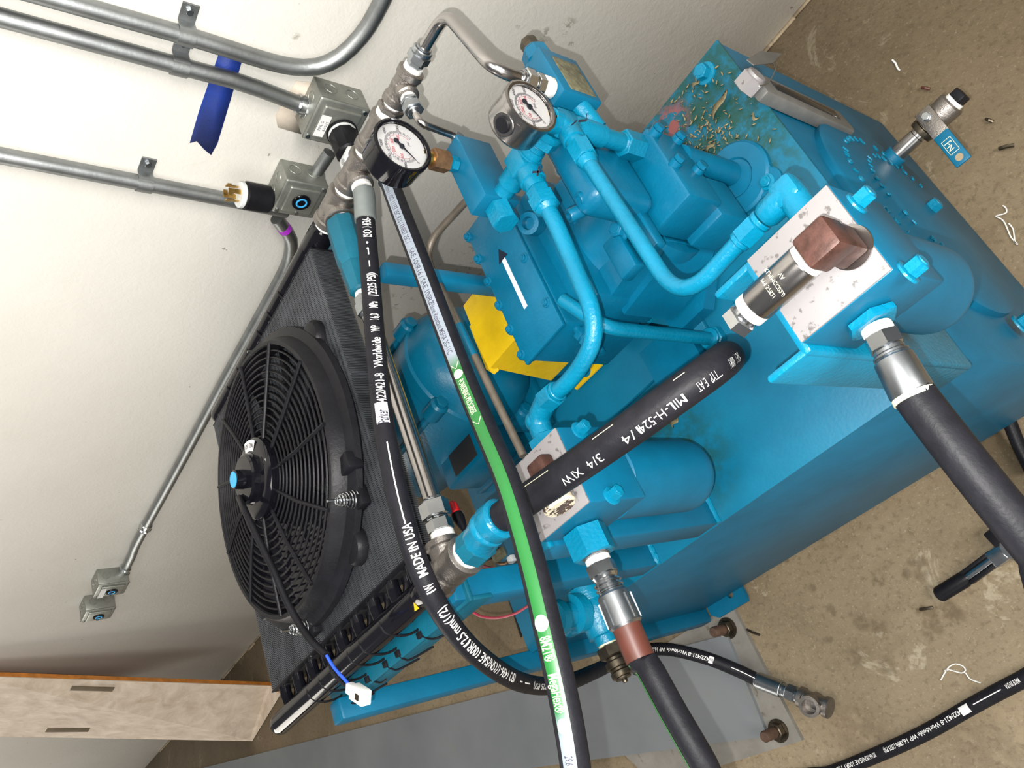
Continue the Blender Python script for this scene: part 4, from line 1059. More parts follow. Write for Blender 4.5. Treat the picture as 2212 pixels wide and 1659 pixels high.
pb2 = part(ph, 'printed_panel', mb, M['white'])
mb = MB(); px_text(PH, mb, 'Parker', (829, 927), (823, 889), .0225, .0, .02); px_text(PH, mb, 'Parker', (1546, 1417), (1532, 1412), .012, .1, .01)
for v in mb.bm.verts: v.co = v.co + (Vector(EYE) - v.co).normalized() * .0006
part(pb2, 'panel_text', mb, M['dark'])
# end fitting on the floor
ef = PH.p[-1]; de = (at(1715, 1500, z=.045) - ef).normalized()
qf = fitting(ph, 'crimp_sleeve', ef - de * .005, de, [(.004, .0165), (.060, .0185), (.003, .016)], M['zinc'])
qf = fitting(ph, 'swivel_nut', qf, de, [(.010, .015), (.022, .0185, 'hex'), (.006, .016)], M['zinc'])
ft = thing('pipe_tee', 'small cast tee on the floor at the end of the lettered hose', 'pipe fitting', (qf.x, qf.y, .012))
part(ft, 'tee_body', MB().lathe(qf, de, [(0, .019), (.002, .0225), (.012, .0225), (.013, .019), (.058, .019), (.060, .0225), (.070, .0225), (.072, .019)], 28).lathe(qf + de * .036, Z + V(.1, -.1, 0), [(-.015, .018), (.020, .0195), (.021, .023), (.032, .023), (.0325, .016), (.018, .015)], 28), M['cast'])

GH = Hose([b3 + V(0, -.006, 0), at(838, 385, z=1.048), at(862, 450, z=1.05), at(905, 560, z=1.055), at(958, 700, z=1.06), at(1004, 820, z=1.07), at(1050, 930, z=1.088), at(1098, 1045, z=1.107), at(1145, 1200, z=1.12), at(1182, 1350, z=1.13), at(1212, 1480, z=1.135), at(1238, 1620, z=1.135), at(1258, 1780, z=1.125), at(1280, 1950, z=1.10), V(-.66, -.28, .90), V(-.66, -.50, .66), V(-.66, -.75, .35), V(-.70, -1.0, .05), V(-.80, -1.3, .018), V(-.9, -1.7, .018)], .0150)
gh = thing('hydraulic_hose', 'black hose with a printed stripe turning from white to green running down the middle', 'hose', tuple(GH.p[0]), 'lettered black hoses')
fitting(gh, 'thread_tape', b3 + V(0, .004, 0), -Y, [(.012, .016)], M['tape'])
part(gh, 'crimp_sleeve', GH.mesh(.0, .052, .0172), M['zinc'])
part(gh, 'hose_body', GH.mesh(.045), M['rubber'])
# stripe with a printed fade from white to green (attribute colour)
t = NT('printed_hose_stripe'); ca_ = t.n('ShaderNodeVertexColor'); ca_.layer_name = 'ink'; f = t.noise(60, 3); t.col(t.mix(t.math('MULTIPLY', f, .25), ca_.outputs[0], (.0, .15, .02))); t.set(.42); M['stripe'] = t.m
mb = MB(); SA, SB = .06, GH.s[-1]; sg = GH.at(985, 770); s1 = GH.at(1002, 805); s2 = GH.at(1222, 1530); s3 = GH.at(1232, 1590)
GH.band(mb, SA, SB, -.10, .85, .0003, 8)
lay = mb.bm.loops.layers.float_color.new('ink')
for f in mb.bm.faces:
    for lp in f.loops:
        sv_ = GH.s[min(range(len(GH.p)), key=lambda i: (GH.p[i] - lp.vert.co).length_squared)]
        if sv_ < sg: g_ = 0
        elif sv_ < s1: g_ = (sv_ - sg) / (s1 - sg)
        elif sv_ < s2: g_ = 1
        elif sv_ < s3: g_ = 1 - (sv_ - s2) / (s3 - s2)
        else: g_ = 0
        lp[lay] = (.21 * (1 - g_) + .008 * g_, .22 * (1 - g_) + .10 * g_, .29 * (1 - g_) + .018 * g_, 1)
part(gh, 'printed_stripe', mb, M['stripe'])
mb = MB()
for tx, a, b in (('1/2" (12.5 mm) / ISO 11237 2SC R16 / EN857 2SC /', (838, 378), (892, 540)), ('SAE 100R16 / SAE 100R2', (894, 546), (938, 664)), ('Flame Resistant MSHA 2G-11C', (940, 670), (988, 772)), ('29.6 MPa', (1233, 1615), (1240, 1665))):
    px_text(GH, mb, tx, a, b, .0115, .38, .004)
part(gh, 'grey_lettering', mb, M['dark'])
mb = MB()
for tx, a, b, h in (('POWERING PROGRESS', (1010, 838), (1037, 912), .0115), ('8M2T®', (1184, 1392), (1194, 1436), .016), ('MegaFlex®', (1196, 1443), (1214, 1522), .016)):
    px_text(GH, mb, tx, a, b, h, .38, .012)
for px, py, r in ((1005, 824, .0065), (1174, 1366, .0072), (1217, 1552, .006)):
    s0 = GH.at(px, py); k = 22; c_ = mb.bm.verts.new(GH.surf(s0, .38, .0009)); ring = [mb.bm.verts.new(GH.surf(s0 + r * 1.15 * math.cos(2 * PI * i / k), .38 + r * math.sin(2 * PI * i / k) / .015, .0009)) for i in range(k)]
    for i in range(k): mb.bm.faces.new((c_, ring[i], ring[(i + 1) % k]))
for (ax, ay), sgn in (((998, 796), 1), ((1041, 925), 1)):
    s0 = GH.at(ax, ay)
    pts = [GH.surf(s0, .0, .0008), GH.surf(s0 + .010, .38, .0008), GH.surf(s0, .75, .0008)]
    mb.tube(pts, .0006, 5)
part(gh, 'cream_lettering', mb, M['cream'])

# ---- hose lying on the floor at the right bottom corner
FH = Hose([V(-1.9, -.50, .016), V(-1.6, -.25, .016), at(1700, 1700, z=.016), at(1800, 1668, z=.016), at(1900, 1628, z=.016), at(2000, 1582, z=.016), at(2100, 1525, z=.016), at(2200, 1472, z=.016), at(2300, 1425, z=.016), V(-.30, -.10, .016), V(.0, -.05, .016)], .0150)
fh = thing('hydraulic_hose', 'black hose with small white lettering lying on the concrete floor', 'hose', tuple(FH.p[2]), 'lettered black hoses')
part(fh, 'hose_body', FH.mesh(), M['rubber'])
mb = MB()
for tx, a, b in (('SN/SAE 100R1 12,5', (1880, 1634), (1812, 1660)), ('ISO 1436-1/1', (1900, 1622), (1882, 1632)), ('MPa (2325 PSI)', (1950, 1598), (1915, 1614)), ('422/421-8 Worldwide WP 16,0', (2083, 1528), (1952, 1596)), ('MADE IN USA', (2212, 1464), (2180, 1478))):
    px_text(FH, mb, tx, a, b, .0125, -.1, .01)
FH.band(mb, FH.at(2110, 1518), FH.at(2172, 1482), -.15, -.03, .0004, 2)
part(fh, 'printed_lettering', mb, M['white'])
mb = MB(); FH.band(mb, FH.at(2083, 1530), FH.at(2100, 1520), -.6, .5, .0004, 6); part(fh, 'printed_panel', mb, M['white'])

# ---- short black cable and hose end by the tank end
C1 = Hose([at(2165, 880, z=.02), at(2180, 910, z=.02), at(2200, 960, z=.02), at(2230, 1020, z=.02)], .012)
solo('cable', C1.mesh(n=14), M['black_pl'], 'short black braided cable on the floor beside the reservoir end', 'cable')

# ================================================================== cross valve in front of the tank
zv = .655
def vz(px, py): return at(px, py, z=zv)
cvv = thing('check_valve', 'blue painted cross shaped valve body beside the silver hose ferrule', 'valve', (vz(1275, 1310).x, .24, .61))
va, vb_, vc_ = vz(1245, 1222), vz(1300, 1370), vz(1320, 1412)
vax = V(vb_.x * .5 + va.x * .5, va.y, zv); dvv = -Y
cxv = (va.x + vb_.x + vc_.x) / 3
Lq = lambda px, py: va.y - vz(px, py).y
mb = MB().lathe((cxv, va.y, zv), -Y, [(0, .015), (.004, .0195), (.020, .0195), (.022, .023), (.036, .023), (.042, .033), (.104, .034), (.114, .028), (.130, .028), (.132, .021), (.145, .020)], 32)
cbr = V(cxv, va.y - .082, zv)
mb.lathe(cbr, Z, [(0, .026), (.030, .028), (.032, .034), (.052, .034), (.055, .022), (.078, .022), (.079, .030), (.092, .028)], 28)
mb.lathe(cbr, V(-1, 0, .0), [(0, .024), (.036, .024), (.040, .017), (.056, .017), (.058, .022), (.078, .020)], 28)
mb.ball(cbr, .036)
part(cvv, 'valve_body', mb, M['blue_tube'])
ce = V(cxv, va.y - .143, zv)
ce = fitting(cvv, 'thread_tape', ce, -Y, [(.006, .0170)], M['cream'])
ce = fitting(cvv, 'quick_coupler', ce, V(.06, -1, 0), [(.020, .0235, 'hex'), (.007, .0150), (.012, .0205), (.006, .0165), (.010, .0185), (.004, .014), (.006, .005)], M['gun'], label='dark steel quick coupler nipple')
solo('bracket_fin', MB().poly([at(1186, 1232, z=.70), at(1232, 1192, z=.70), at(1240, 1200, z=.70), at(1192, 1240, z=.70)], Z * .006), M['blue_flat'], 'small slanted blue steel strip beside the cross shaped valve', 'bracket')
bpy.data.objects['bracket_fin'].name = 'steel_strip'

# ================================================================== ball valve on the reservoir end
bv = thing('ball_valve', 'steel drain ball valve with blue lever sticking out of the reservoir end', 'valve', (-.21, q0.y, q0.z))
s0_ = q0 + X * .028
part(bv, 'pipe_nipple', MB().lathe(s0_, X, [(0, .0145), (.040, .0145), (.041, .0135), (.052, .0135)], 28), M['steel'])
s1_ = s0_ + X * .047
part(bv, 'packing_gland', MB().lathe(s1_, X, [(0, .021), (.005, .022), (.010, .022), (.011, .018), (.015, .018), (.016, .022), (.021, .022)], 28), M['gun'])
part(bv, 'valve_body', MB().lathe(s1_ + X * .019, X, [(0, .017), (.003, .022), (.044, .0235), (.047, .021)], 32), M['cast'])
part(bv, 'thread_tape', MB().cyl(s1_ + X * .065, s1_ + X * .072, .0165, n=28), M['tape'])
part(bv, 'square_plug', MB().box(s1_ + V(.071, -.012, -.012), s1_ + V(.087, .012, .012), .003), M['black_pl'])
hc = s1_ + X * .028 + Z * .025
ld = V(-.04, -1, 0).normalized()
part(bv, 'stem_nut', MB().cyl(hc - Z * .010, hc + Z * .003, .008, n=20).hexa(hc + Z * .002, hc + Z * .009, .0075), M['zinc'])
lv = part(bv, 'lever', MB().obox(hc + ld * .014, ld, Z.cross(ld), Z, .030, .014, .0022, .001), M['cast'])
part(lv, 'lever_grip', MB().obox(hc + ld * .074, ld, Z.cross(ld), Z, .034, .0135, .0028, .002), M['blue_flat'], 'blue plastic sleeved lever')
part(lv, 'lever_hole', MB().cyl(hc + ld * .096 + Z * .0022, hc + ld * .096 + Z * .0031, .0065, n=20), M['floor'])
mb = MB(); flat_text(mb, 'N-J', hc + ld * .070 + Z * .0030, -ld, -Z.cross(ld), .013, .01)
c_ = hc + ld * .070 + Z * .0030; a_ = ld * .014; b_ = Z.cross(ld) * .008
for p_, q_ in ((a_ + b_, a_ - b_), (a_ - b_, -a_ - b_), (-a_ - b_, -a_ + b_), (-a_ + b_, a_ + b_)): mb.tube([c_ + p_, c_ + q_], .0005, 4)
part(lv, 'lever_mark', mb, M['cream'])

# ================================================================== level gauge on the reservoir end
lt = at(1632, 165, x=TX1 + .025)
lg = thing('level_gauge', 'upright grey sight level gauge bolted on the reservoir end near the wall', 'gauge', (TX1 + .01, lt.y, .36))
greyl = simple('grey_gauge_housing', (.13, .13, .125), .45, .3, .15, 40)
part(lg, 'gauge_housing', MB().box((TX1 + .001, lt.y - .028, .365), (TX1 + .024, lt.y + .026, lt.z - .012), .005), greyl)
part(lg, 'top_bolt', MB().hexa((TX1, lt.y, lt.z), (TX1 + .026, lt.y, lt.z), .021).lathe((TX1 + .026, lt.y, lt.z), X, [(0, .016), (.004, .015)], 24), M['alu'])
part(lg, 'glass_tube', MB().box((TX1 + .0235, lt.y - .010, .40), (TX1 + .0255, lt.y + .012, lt.z - .05), .001), M['glass_dark'])
q_ = [at(1612, 130, x=-.268), at(1640, 112, x=-.268), at(1688, 117, x=-.268), at(1668, 138, x=-.268), at(1628, 142, x=-.268)]
solo('paper_tag', MB().poly(q_, X * .0015), greyl, 'small grey tag wired above the level gauge next to the wall', 'tag')
solo('tag_wire', MB().tube(catmull([at(1668, 134, x=-.262), at(1675, 150, x=-.266), at(1660, 178, x=-.270), at(1640, 186, x=-.270)], .006), .0009, 6), M['zinc'], 'thin silver wire looped between the grey tag and level gauge', 'wire')

# ================================================================== conduits, boxes and plugs on the wall
YB = YW - .020
def wall_at(px, py, dy=.02): return at(px, py, y=YW - dy)
def conduit(label, pts, r, straps, rad=.12, group='wall conduits'):
    pts = [Vector(p) for p in pts]
    c = thing('electrical_conduit', label, 'conduit', tuple(pts[0]), group)
    pp_ = fillet(pts, rad, 14) if rad else catmull(pts, .02); part(c, 'conduit_tube', MB().tube(pp_, r, 24), M['galv'])
    for px, py in straps:
        q_ = wall_at(px, py, .02); i = min(range(len(pp_) - 1), key=lambda k: (pp_[k].lerp(pp_[k + 1], .5) - q_).length) if False else None
        # nearest point on the polyline
        best = None
        for a, b in zip(pp_, pp_[1:]):
            t_ = max(0, min(1, (q_ - a).dot(b - a) / (b - a).length_squared)); w_ = a.lerp(b, t_)
            if best is None or (w_ - q_).length < best[0]: best = ((w_ - q_).length, w_, (b - a).normalized())
        w_, dr_ = best[1], best[2]; sd_ = dr_.cross(Y).normalized()
        if sd_.x < 0: sd_ = -sd_
        loop = [w_ - sd_ * (r + .001) + V(0, YW - w_.y - .001, 0)] + [w_ + (-sd_ * math.cos(PI * k / 12) - Y * math.sin(PI * k / 12)) * (r + .0015) for k in range(13)] + [w_ + sd_ * (r + .001) + V(0, YW - w_.y - .003, 0), w_ + sd_ * (r + .034) + V(0, YW - w_.y - .003, 0)]
        s_ = part(c, 'strap', MB().strip(loop, dr_ * .014, V(0, .0011, 0) + sd_ * .0008), M['galv'])
        sc_ = w_ + sd_ * (r + .021) + V(0, YW - w_.y - .004, 0)
        part(s_, 'screw', MB().hexa(sc_, sc_ - Y * .006, .0065), M['zinc'])
    return c
cr1 = .0155
zb_ = lambda px, py: wall_at(px, py)
conduit('upright galvanised conduit curving sideways above the blue tape, topmost in the photo', [V(-.797, YB, 2.4), V(-.793, YB, 1.7), zb_(127, 0), zb_(400, 77), zb_(500, 108), zb_(570, 130), zb_(630, 144), zb_(685, 144), zb_(735, 122), zb_(780, 78), zb_(812, 28), zb_(850, -50)], cr1, [(400, 77)], 0)
b1t = zb_(655, 225)
conduit('upright galvanised conduit entering the box with the printed label', [V(b1t.x + .012, YB, 2.4), V(b1t.x + .010, YB, 1.25), zb_(500, 172), zb_(560, 192), zb_(665, 232)], cr1, [(386, 146)], .2)
conduit('upright galvanised conduit behind the plug with bare brass blades', [V(zb_(0, 336).x, YB, 2.4), zb_(0, 336), zb_(311, 396), zb_(620, 456)], cr1, [(311, 396)])
conduit('short galvanised conduit nipple joining the two near boxes', [zb_(672, 390), zb_(712, 330)], .0135, [], .1)
hp = [V(zb_(620, 480).x - .0, YB - .004, zb_(616, 490).z), V(zb_(625, 530).x - .02, YB, zb_(622, 505).z - .012), V(zb_(640, 570).x, YB, zb_(608, 640).z - .004), zb_(290, 1182), zb_(264, 1240)]
conduit('long level galvanised conduit running along the wall to the two distant boxes', [zb_(598, 472), zb_(611, 490), zb_(628, 516), zb_(624, 560), zb_(600, 612), zb_(563, 680), zb_(495, 803), zb_(390, 1000), zb_(300, 1165), zb_(285, 1200), zb_(266, 1240)], .0150, [], 0)
solo('purple_mark', MB().tube([zb_(611, 490), zb_(617, 497)], .0157, 24), M['purple'], 'purple ink ring on the level conduit below the box', 'ink mark')

def junction_box(label, x0, x1, z0, z1, button=True, tag=False, name='junction_box'):
    d = .072; yf = YW - d
    b = thing(name, label, 'electrical box', ((x0 + x1) / 2, YW - d / 2, z0), 'galvanised wall boxes')
    part(b, 'box_body', MB().box((x0, yf + .012, z0), (x1, YW - .0005, z1), .003), M['boxm'])
    cvx = part(b, 'cover', MB().box((x0 - .001, yf + .006, z0 - .001), (x1 + .001, yf + .0135, z1 + .001), .005, seg=3).box((x0 + .012, yf, z0 + .012), (x1 - .012, yf + .008, z1 - .012), .004, seg=3), M['boxm'])
    for sx, sz in ((x0 + .008, z1 - .008), (x1 - .008, z0 + .008)):
        part(cvx, 'cover_screw', MB().cyl((sx, yf + .007, sz), (sx, yf + .0035, sz), .0045, n=14), M['zinc'])
    mb = MB(); cxm, czm = (x0 + x1) / 2, (z0 + z1) / 2
    for zz_ in (z0 + (z1 - z0) * .28, z0 + (z1 - z0) * .72): mb.torus((x1 + .0002, YW - .028, zz_), X, .013, .0009, 24, 6)
    for xx_ in (x0 + (x1 - x0) * .3, x0 + (x1 - x0) * .7): mb.torus((xx_, YW - .028, z1 + .0002), Z, .012, .0009, 24, 6)
    part(b, 'knockout_rings', mb, M['boxm'])
    if button:
        part(b, 'round_switch', MB().cyl((cxm, yf + .001, czm), (cxm, yf - .004, czm), .020, n=36, bev=.001), M['black'])
        part(b, 'blue_ring', MB().torus((cxm, yf - .0042, czm), Y, .0105, .0020, 30, 8), M['bluelog'])
        part(b, 'cover_screw', MB().cyl((cxm - .034, yf, czm - .002), (cxm - .034, yf - .002, czm - .002), .004, n=12), M['zinc'])
    return b, yf
x0, x1 = wall_at(662, 305, .072).x, wall_at(697, 215, .072).x; z1_ = wall_at(697, 215, .072).z; z0_ = wall_at(801, 246, .072).z
B1, yf1 = junction_box('galvanised box with small white printed label and a plug in its cover', x0, x1, z0_, z1_, False)
lc = at(697, 272, y=yf1 - .001)
part(B1, 'paper_label', MB().box((lc.x - .026, yf1 - .0012, lc.z - .010), (lc.x + .024, yf1 - .0002, lc.z + .010)), M['white'])
mb = MB(); flat_text(mb, 'PNL D', (lc.x, yf1 - .0014, lc.z + .004), X, Z, .0085); flat_text(mb, '8-10-12', (lc.x, yf1 - .0014, lc.z - .0055), X, Z, .0075); part(B1, 'label_text', mb, M['dark'])
B2, yf2 = junction_box('galvanised box with round black switch, nearest the cooler', wall_at(588, 462, .072).x, wall_at(622, 393, .072).x, wall_at(710, 415, .072).z, wall_at(622, 393, .072).z)
fa_ = at(241, 1278, y=YW - .072); fb_ = at(213, 1332, y=YW - .072)
B3, yf3 = junction_box('distant galvanised box with white sticker and round switch, upper of the far pair', fa_.x - .050, fa_.x + .050, fa_.z - .052, fa_.z + .052)
part(B3, 'paper_label', MB().box((fa_.x - .042, YW - .0735, fa_.z + .022), (fa_.x + .03, YW - .0722, fa_.z + .040)), M['white'])
B4, yf4 = junction_box('distant galvanised box with round switch and no sticker, farther of the far pair', fb_.x - .050, fb_.x + .050, fb_.z - .052, fb_.z + .052)
# conduit connectors at the boxes, coupling on the long run, plaster patch behind the labelled box
def connector(a, b, r, label):
    a = wall_at(*a); b = wall_at(*b); d = (b - a)
    solo('conduit_connector', MB().lathe(a, d, [(0, r), (.003, r + .003), (d.length - .004, r + .003), (d.length, r + .001)], 24).hexa(a + d * .55, a + d * .85, r + .0055), M['chrome'], label, 'conduit fitting', 'set screw conduit connectors')
connector((640, 222), (664, 232), .0165, 'zinc conduit connector entering the box with the printed label')
connector((688, 372), (676, 392), .0145, 'zinc conduit connector on top of the box with the round switch nearest the cooler')
connector((318, 1132), (312, 1144), .0155, 'zinc conduit coupling midway before the two distant boxes')
connector((272, 1226), (266, 1240), .0155, 'zinc conduit connector entering the distant box with white sticker')
pts = [wall_at(x_, y_, .0012) for x_, y_ in ((595, 250), (628, 195), (640, 175), (672, 178), (700, 200), (690, 240), (650, 290), (600, 275))]
solo('plaster_patch', MB().poly(pts, Y * .001), simple('beige_patch', (.50, .44, .37), .6), 'beige bare plaster patch on the wall behind the labelled box', 'patch', ang=0)
yl = at(902, 1310, z=ZC + .018)
solo('yellow_sticker', MB().poly([yl + V(-.006, -.004, .002), yl + V(.006, -.005, .002), yl + V(.001, .006, .004)], Z * .001), M['yellow'], 'tiny yellow sticker on the black front cooler pipe beside the lettered hose', 'sticker')
# plugs
pc0 = at(738, 285, y=yf1)
pg = thing('power_plug', 'black and white locking plug pushed in the labelled box', 'plug', (pc0.x, yf1 - .03, pc0.z - .03), 'locking power plugs')
part(pg, 'rim', MB().cyl((pc0.x, yf1 - .0005, pc0.z), (pc0.x, yf1 - .006, pc0.z), .031, n=36), M['black_pl'])
part(pg, 'white_collar', MB().cyl((pc0.x, yf1 - .006, pc0.z), (pc0.x, yf1 - .012, pc0.z), .0285, n=36), M['white_pl'])
part(pg, 'plug_shell', MB().lathe((pc0.x, yf1 - .012, pc0.z), -Y, [(0, .0285), (.004, .030), (.052, .028), (.056, .024)], 10), M['black_pl'])
part(pg, 'cord_clamp', MB().obox((pc0.x, yf1 - .082, pc0.z - .004), X, Y, Z, .024, .016, .022, .008), M['white_pl'], 'white cord clamp with steel screw')
part(pg, 'clamp_screw', MB().cyl((pc0.x - .006, yf1 - .085, pc0.z + .016), (pc0.x - .006, yf1 - .085, pc0.z + .0195), .006, n=14), M['chrome'])
pa0 = at(585, 432, y=YW - .075); pa1 = at(515, 420, y=YW - .075)
pg2 = thing('power_plug', 'black and white locking plug with bare brass blades beside the lower near box', 'plug', (pa0.x, YW - .075, pa0.z), 'locking power plugs')
dz_ = pa1 - pa0; Lz = dz_.length; dz_.normalize()
part(pg2, 'plug_shell', MB().lathe(pa0 - dz_ * .0, dz_, [(0, .022), (.006, .028), (Lz * .8, .029), (Lz * .84, .027)], 36), M['black_pl'])
part(pg2, 'white_collar', MB().cyl(pa0 + dz_ * Lz * .84, pa0 + dz_ * Lz * 1.0, .0265, n=36, bev=.002), M['white_pl'])
for k in range(4):
    a = PI / 2 * k + .5; u_, v_, _ = frame(dz_); cpt_ = pa0 + dz_ * (Lz * 1.0) + (u_ * math.cos(a) + v_ * math.sin(a)) * .0145
    mb = MB(); tdir = (u_ * -math.sin(a) + v_ * math.cos(a)); rdir = (u_ * math.cos(a) + v_ * math.sin(a))
    mb.obox(cpt_ + dz_ * .012, dz_, tdir, rdir, .013, .0045, .0011).obox(cpt_ + dz_ * .021 + tdir * .005, dz_, tdir, rdir, .004, .005, .0011)
    part(pg2, 'brass_blade', mb, M['brass'])
# painter's tape
pts = [wall_at(474, 113, .0015), wall_at(500, 97, .0015), wall_at(532, 98, .0015), wall_at(524, 128, .0015), wall_at(500, 210, .0015), wall_at(470, 310, .0015), wall_at(456, 335, .0015), wall_at(440, 322, .0015), wall_at(425, 305, .0015), wall_at(410, 309, .0015), wall_at(430, 240, .0015)]
solo('painters_tape', MB().poly(pts, Y * .001), M['bluetape'], 'torn strip of blue tape stuck on the wall behind the conduits', 'tape', ang=0)

# ================================================================== leaning board
A_ = at(585, 1482, z=0.002); A2 = at(606, 1500, z=0.002); B_ = at(545, 1601, z=0.002)
D_ = at(0, 1463, y=1.235); C_ = at(0, 1591, y=1.235)
up1 = (D_ - A_) * 1.10; up2 = (C_ - B_) * 1.10
nrm = (D_ - A_).cross(B_ - A_).normalized()
if nrm.dot(A_ - Vector(EYE)) < 0: nrm = -nrm
mb = MB().poly([A_, A_ + up1, B_ + up2, B_, A2], nrm * .004)
bdth = thing('leaning_board', 'long pale wooden board with orange edge leaning on the wall', 'board', tuple(A_))
part(bdth, 'board_face', mb, M['board'])
part(bdth, 'board_core', MB().poly([p_ + nrm * .004 for p_ in (A_, A_ + up1, B_ + up2, B_, A2)], nrm * .022), M['boardedge'], 'orange board edge')
for px, py, L in ((200, 1488, .06), (147, 1577, .06)):
    u_ = up1.normalized(); r_ = ray(px, py); t_ = (np.array(A_) - EYE) @ np.array(nrm) / (r_ @ np.array(nrm)); c_ = Vector(EYE + r_ * t_)
    part(bdth, 'slot', MB().obox(c_ - nrm * .0005, u_, nrm.cross(u_), nrm, .09, .012, .0012, .001), simple('dark_wood_slot', (.12, .09, .055), .7))

# ================================================================== grey steel runway and its base plate
def onfl(px, py, z=0): return at(px, py, z=z)
pz = .011
pl_pts = [onfl(1585, 1304, .0), onfl(1738, 1597, 0), onfl(1560, 1652, 0), onfl(1430, 1700, 0), onfl(1240, 1520, 0), onfl(1430, 1397, 0)]
gp = thing('runway_base_plate', 'worn grey steel base plate bolted on the floor under the runway end', 'plate', tuple(onfl(1600, 1480)))
part(gp, 'plate', MB().poly(pl_pts, Z * pz), M['greyp'])
for px, py in ((1572, 1357), (1682, 1578)):
    c_ = onfl(px, py, pz)
    bb = part(gp, 'anchor_nut', MB().lathe(c_, Z, [(0, .026), (.003, .026)], 24).hexa(c_ + Z * .003, c_ + Z * .020, .020), M['gun'])
    part(bb, 'anchor_stud', MB().lathe(c_, Z, [(.018, .0125), (.056, .0125), (.060, .010)], 20), simple('rusty_stud', (.06, .03, .018), .7, 0, .3, 90))
r0_, r1_ = onfl(1575, 1370, pz), onfl(1663, 1588, pz)
bd_ = (onfl(650, 1605, pz) - r0_).normalized(); fd_ = (onfl(1532, 1620, pz) - r1_).normalized()
mb = MB().poly([r0_, r0_ + bd_ * 5.2, r1_ + bd_ * 5.2, r1_], Z * .010)
solo('steel_runway', mb, M['grey'], 'long flat grey painted steel runway lying along the floor', 'runway')

# ================================================================== small things on the floor
rt_ = thing('ratchet_wrench', 'ratchet wrench with black grip lying on the concrete floor', 'wrench', tuple(onfl(2100, 1240)))
ra, rb_, rc, rd = onfl(2026, 1286, .016), onfl(2092, 1246, .016), onfl(2155, 1200, .016), onfl(2195, 1178, .016)
part(rt_, 'grip', MB().lathe(ra, rb_ - ra, [(0, .012), (.004, .0155), ((rb_ - ra).length - .01, .0155), ((rb_ - ra).length, .012)], 20), M['black_pl'])
part(rt_, 'shaft', MB().lathe(rb_, rc - rb_, [(0, .010), (.02, .0105), ((rc - rb_).length, .0095)], 16), M['chrome'])
dd_ = (rc - rb_).normalized(); ss_ = Z.cross(dd_)
part(rt_, 'shaft_rails', MB().obox(rb_.lerp(rc, .45) + ss_ * .011, dd_, ss_, Z, (rc - rb_).length * .5, .0035, .010, .001).obox(rb_.lerp(rc, .45) - ss_ * .011, dd_, ss_, Z, (rc - rb_).length * .5, .0035, .010, .001), M['black_pl'])
part(rt_, 'ratchet_head', MB().cyl(rd - Z * .014, rd + Z * .014, .027, n=28, bev=.004).obox(rc.lerp(rd, .4), dd_, ss_, Z, .03, .016, .012, .004), M['chrome'])
part(rt_, 'drive_socket', MB().obox(rd - dd_ * .01 + ss_ * .03, dd_, ss_, Z, .018, .016, .014, .003), M['black_pl'])
z5 = lambda x, y: onfl(1500 + x / 2.517, 1000 + y / 2.517, .003)
solo('string', MB().tube(catmull([z5(1340, 1180), z5(1362, 1140), z5(1385, 1108), z5(1420, 1092), z5(1460, 1105), z5(1474, 1128), z5(1450, 1142), z5(1385, 1124), z5(1360, 1130)], .01), .0013, 6), M['tape'], 'curled white string on the floor near the lettered floor hose', 'string', 'white strings on the floor')
solo('string', MB().tube(catmull([z5(1474, 1140), z5(1495, 1172), z5(1525, 1186), z5(1556, 1196)], .01), .0013, 6), M['tape'], 'short straight white string end beside the curled string', 'string', 'white strings on the floor')
z8 = lambda x, y: onfl(1500 + x / 3.107, y / 3.107, .003)
solo('string', MB().tube(catmull([z8(2070, 1380), z8(2090, 1395), z8(2095, 1425), z8(2060, 1440), z8(2020, 1450), z8(2060, 1470), z8(2085, 1500), z8(2110, 1560), z8(2130, 1600), z8(2170, 1640), z8(2150, 1620), z8(2140, 1540), z8(2110, 1500)], .01), .0013, 6), M['tape'], 'tangled white string on the floor behind the reservoir end', 'string', 'white strings on the floor')
solo('string', MB().tube(catmull([z8(1328, 402), z8(1350, 425), z8(1362, 455), z8(1378, 472)], .01), .002, 6), M['tape'], 'short white string on the floor above the level gauge', 'string', 'white strings on the floor')
for k, (a, b) in enumerate((((2050, 1000), (2150, 975)), ((1530, 590), (1585, 600)), ((1960, 800), (2010, 820)), ((1230, 795), (1300, 785)), ((290, 905), (360, 935)))):
    f_ = z8 if k < 3 else z5
    solo('twig', MB().tube([f_(*a) + Z * .003, (f_(*a)).lerp(f_(*b), .5) + Z * .006, f_(*b) + Z * .003], .0030 if k else .004, 6), M['gun'] if k != 1 else M['brown'], ['dark forked twig on the floor at the right edge', 'brown seed pod on the floor near the ball valve', 'dark crumb on the floor beyond the ball valve lever', 'thin black twig by the top bolt of the base plate', 'thin black twig below the base plate edge'][k], 'twig', 'bits of litter on the floor')
# litter on the reservoir top
rl = random.Random(11)
mb = MB()
for i in range(230):
    a = rl.gauss(0, 1); b = rl.gauss(0, 1)
    px = 1510 + a * 48 + b * 10; py = 235 + b * 62
    if i % 3 == 0: px, py = 1540 + a * 40, 300 + b * 22
    c_ = at(px, py, z=TZ + .0012)
    if not (TX0 + .01 < c_.x < TX1 - .008 and TY0 + .01 < c_.y < TY1 - .008): continue
    L = rl.uniform(.0018, .0058); th = rl.uniform(0, PI); e_ = V(math.cos(th), math.sin(th), 0); s_ = V(-e_.y, e_.x, 0) * L * rl.uniform(.15, .3)
    mb.poly([c_ - e_ * L, c_ + s_, c_ + e_ * L, c_ - s_], Z * .0008 + V(0, 0, rl.uniform(0, .002)))
solo('leaf_litter', mb, M['leaf'], 'fine dry leaf litter scattered on the green stained reservoir top', 'leaf litter', kind='stuff', ang=0)
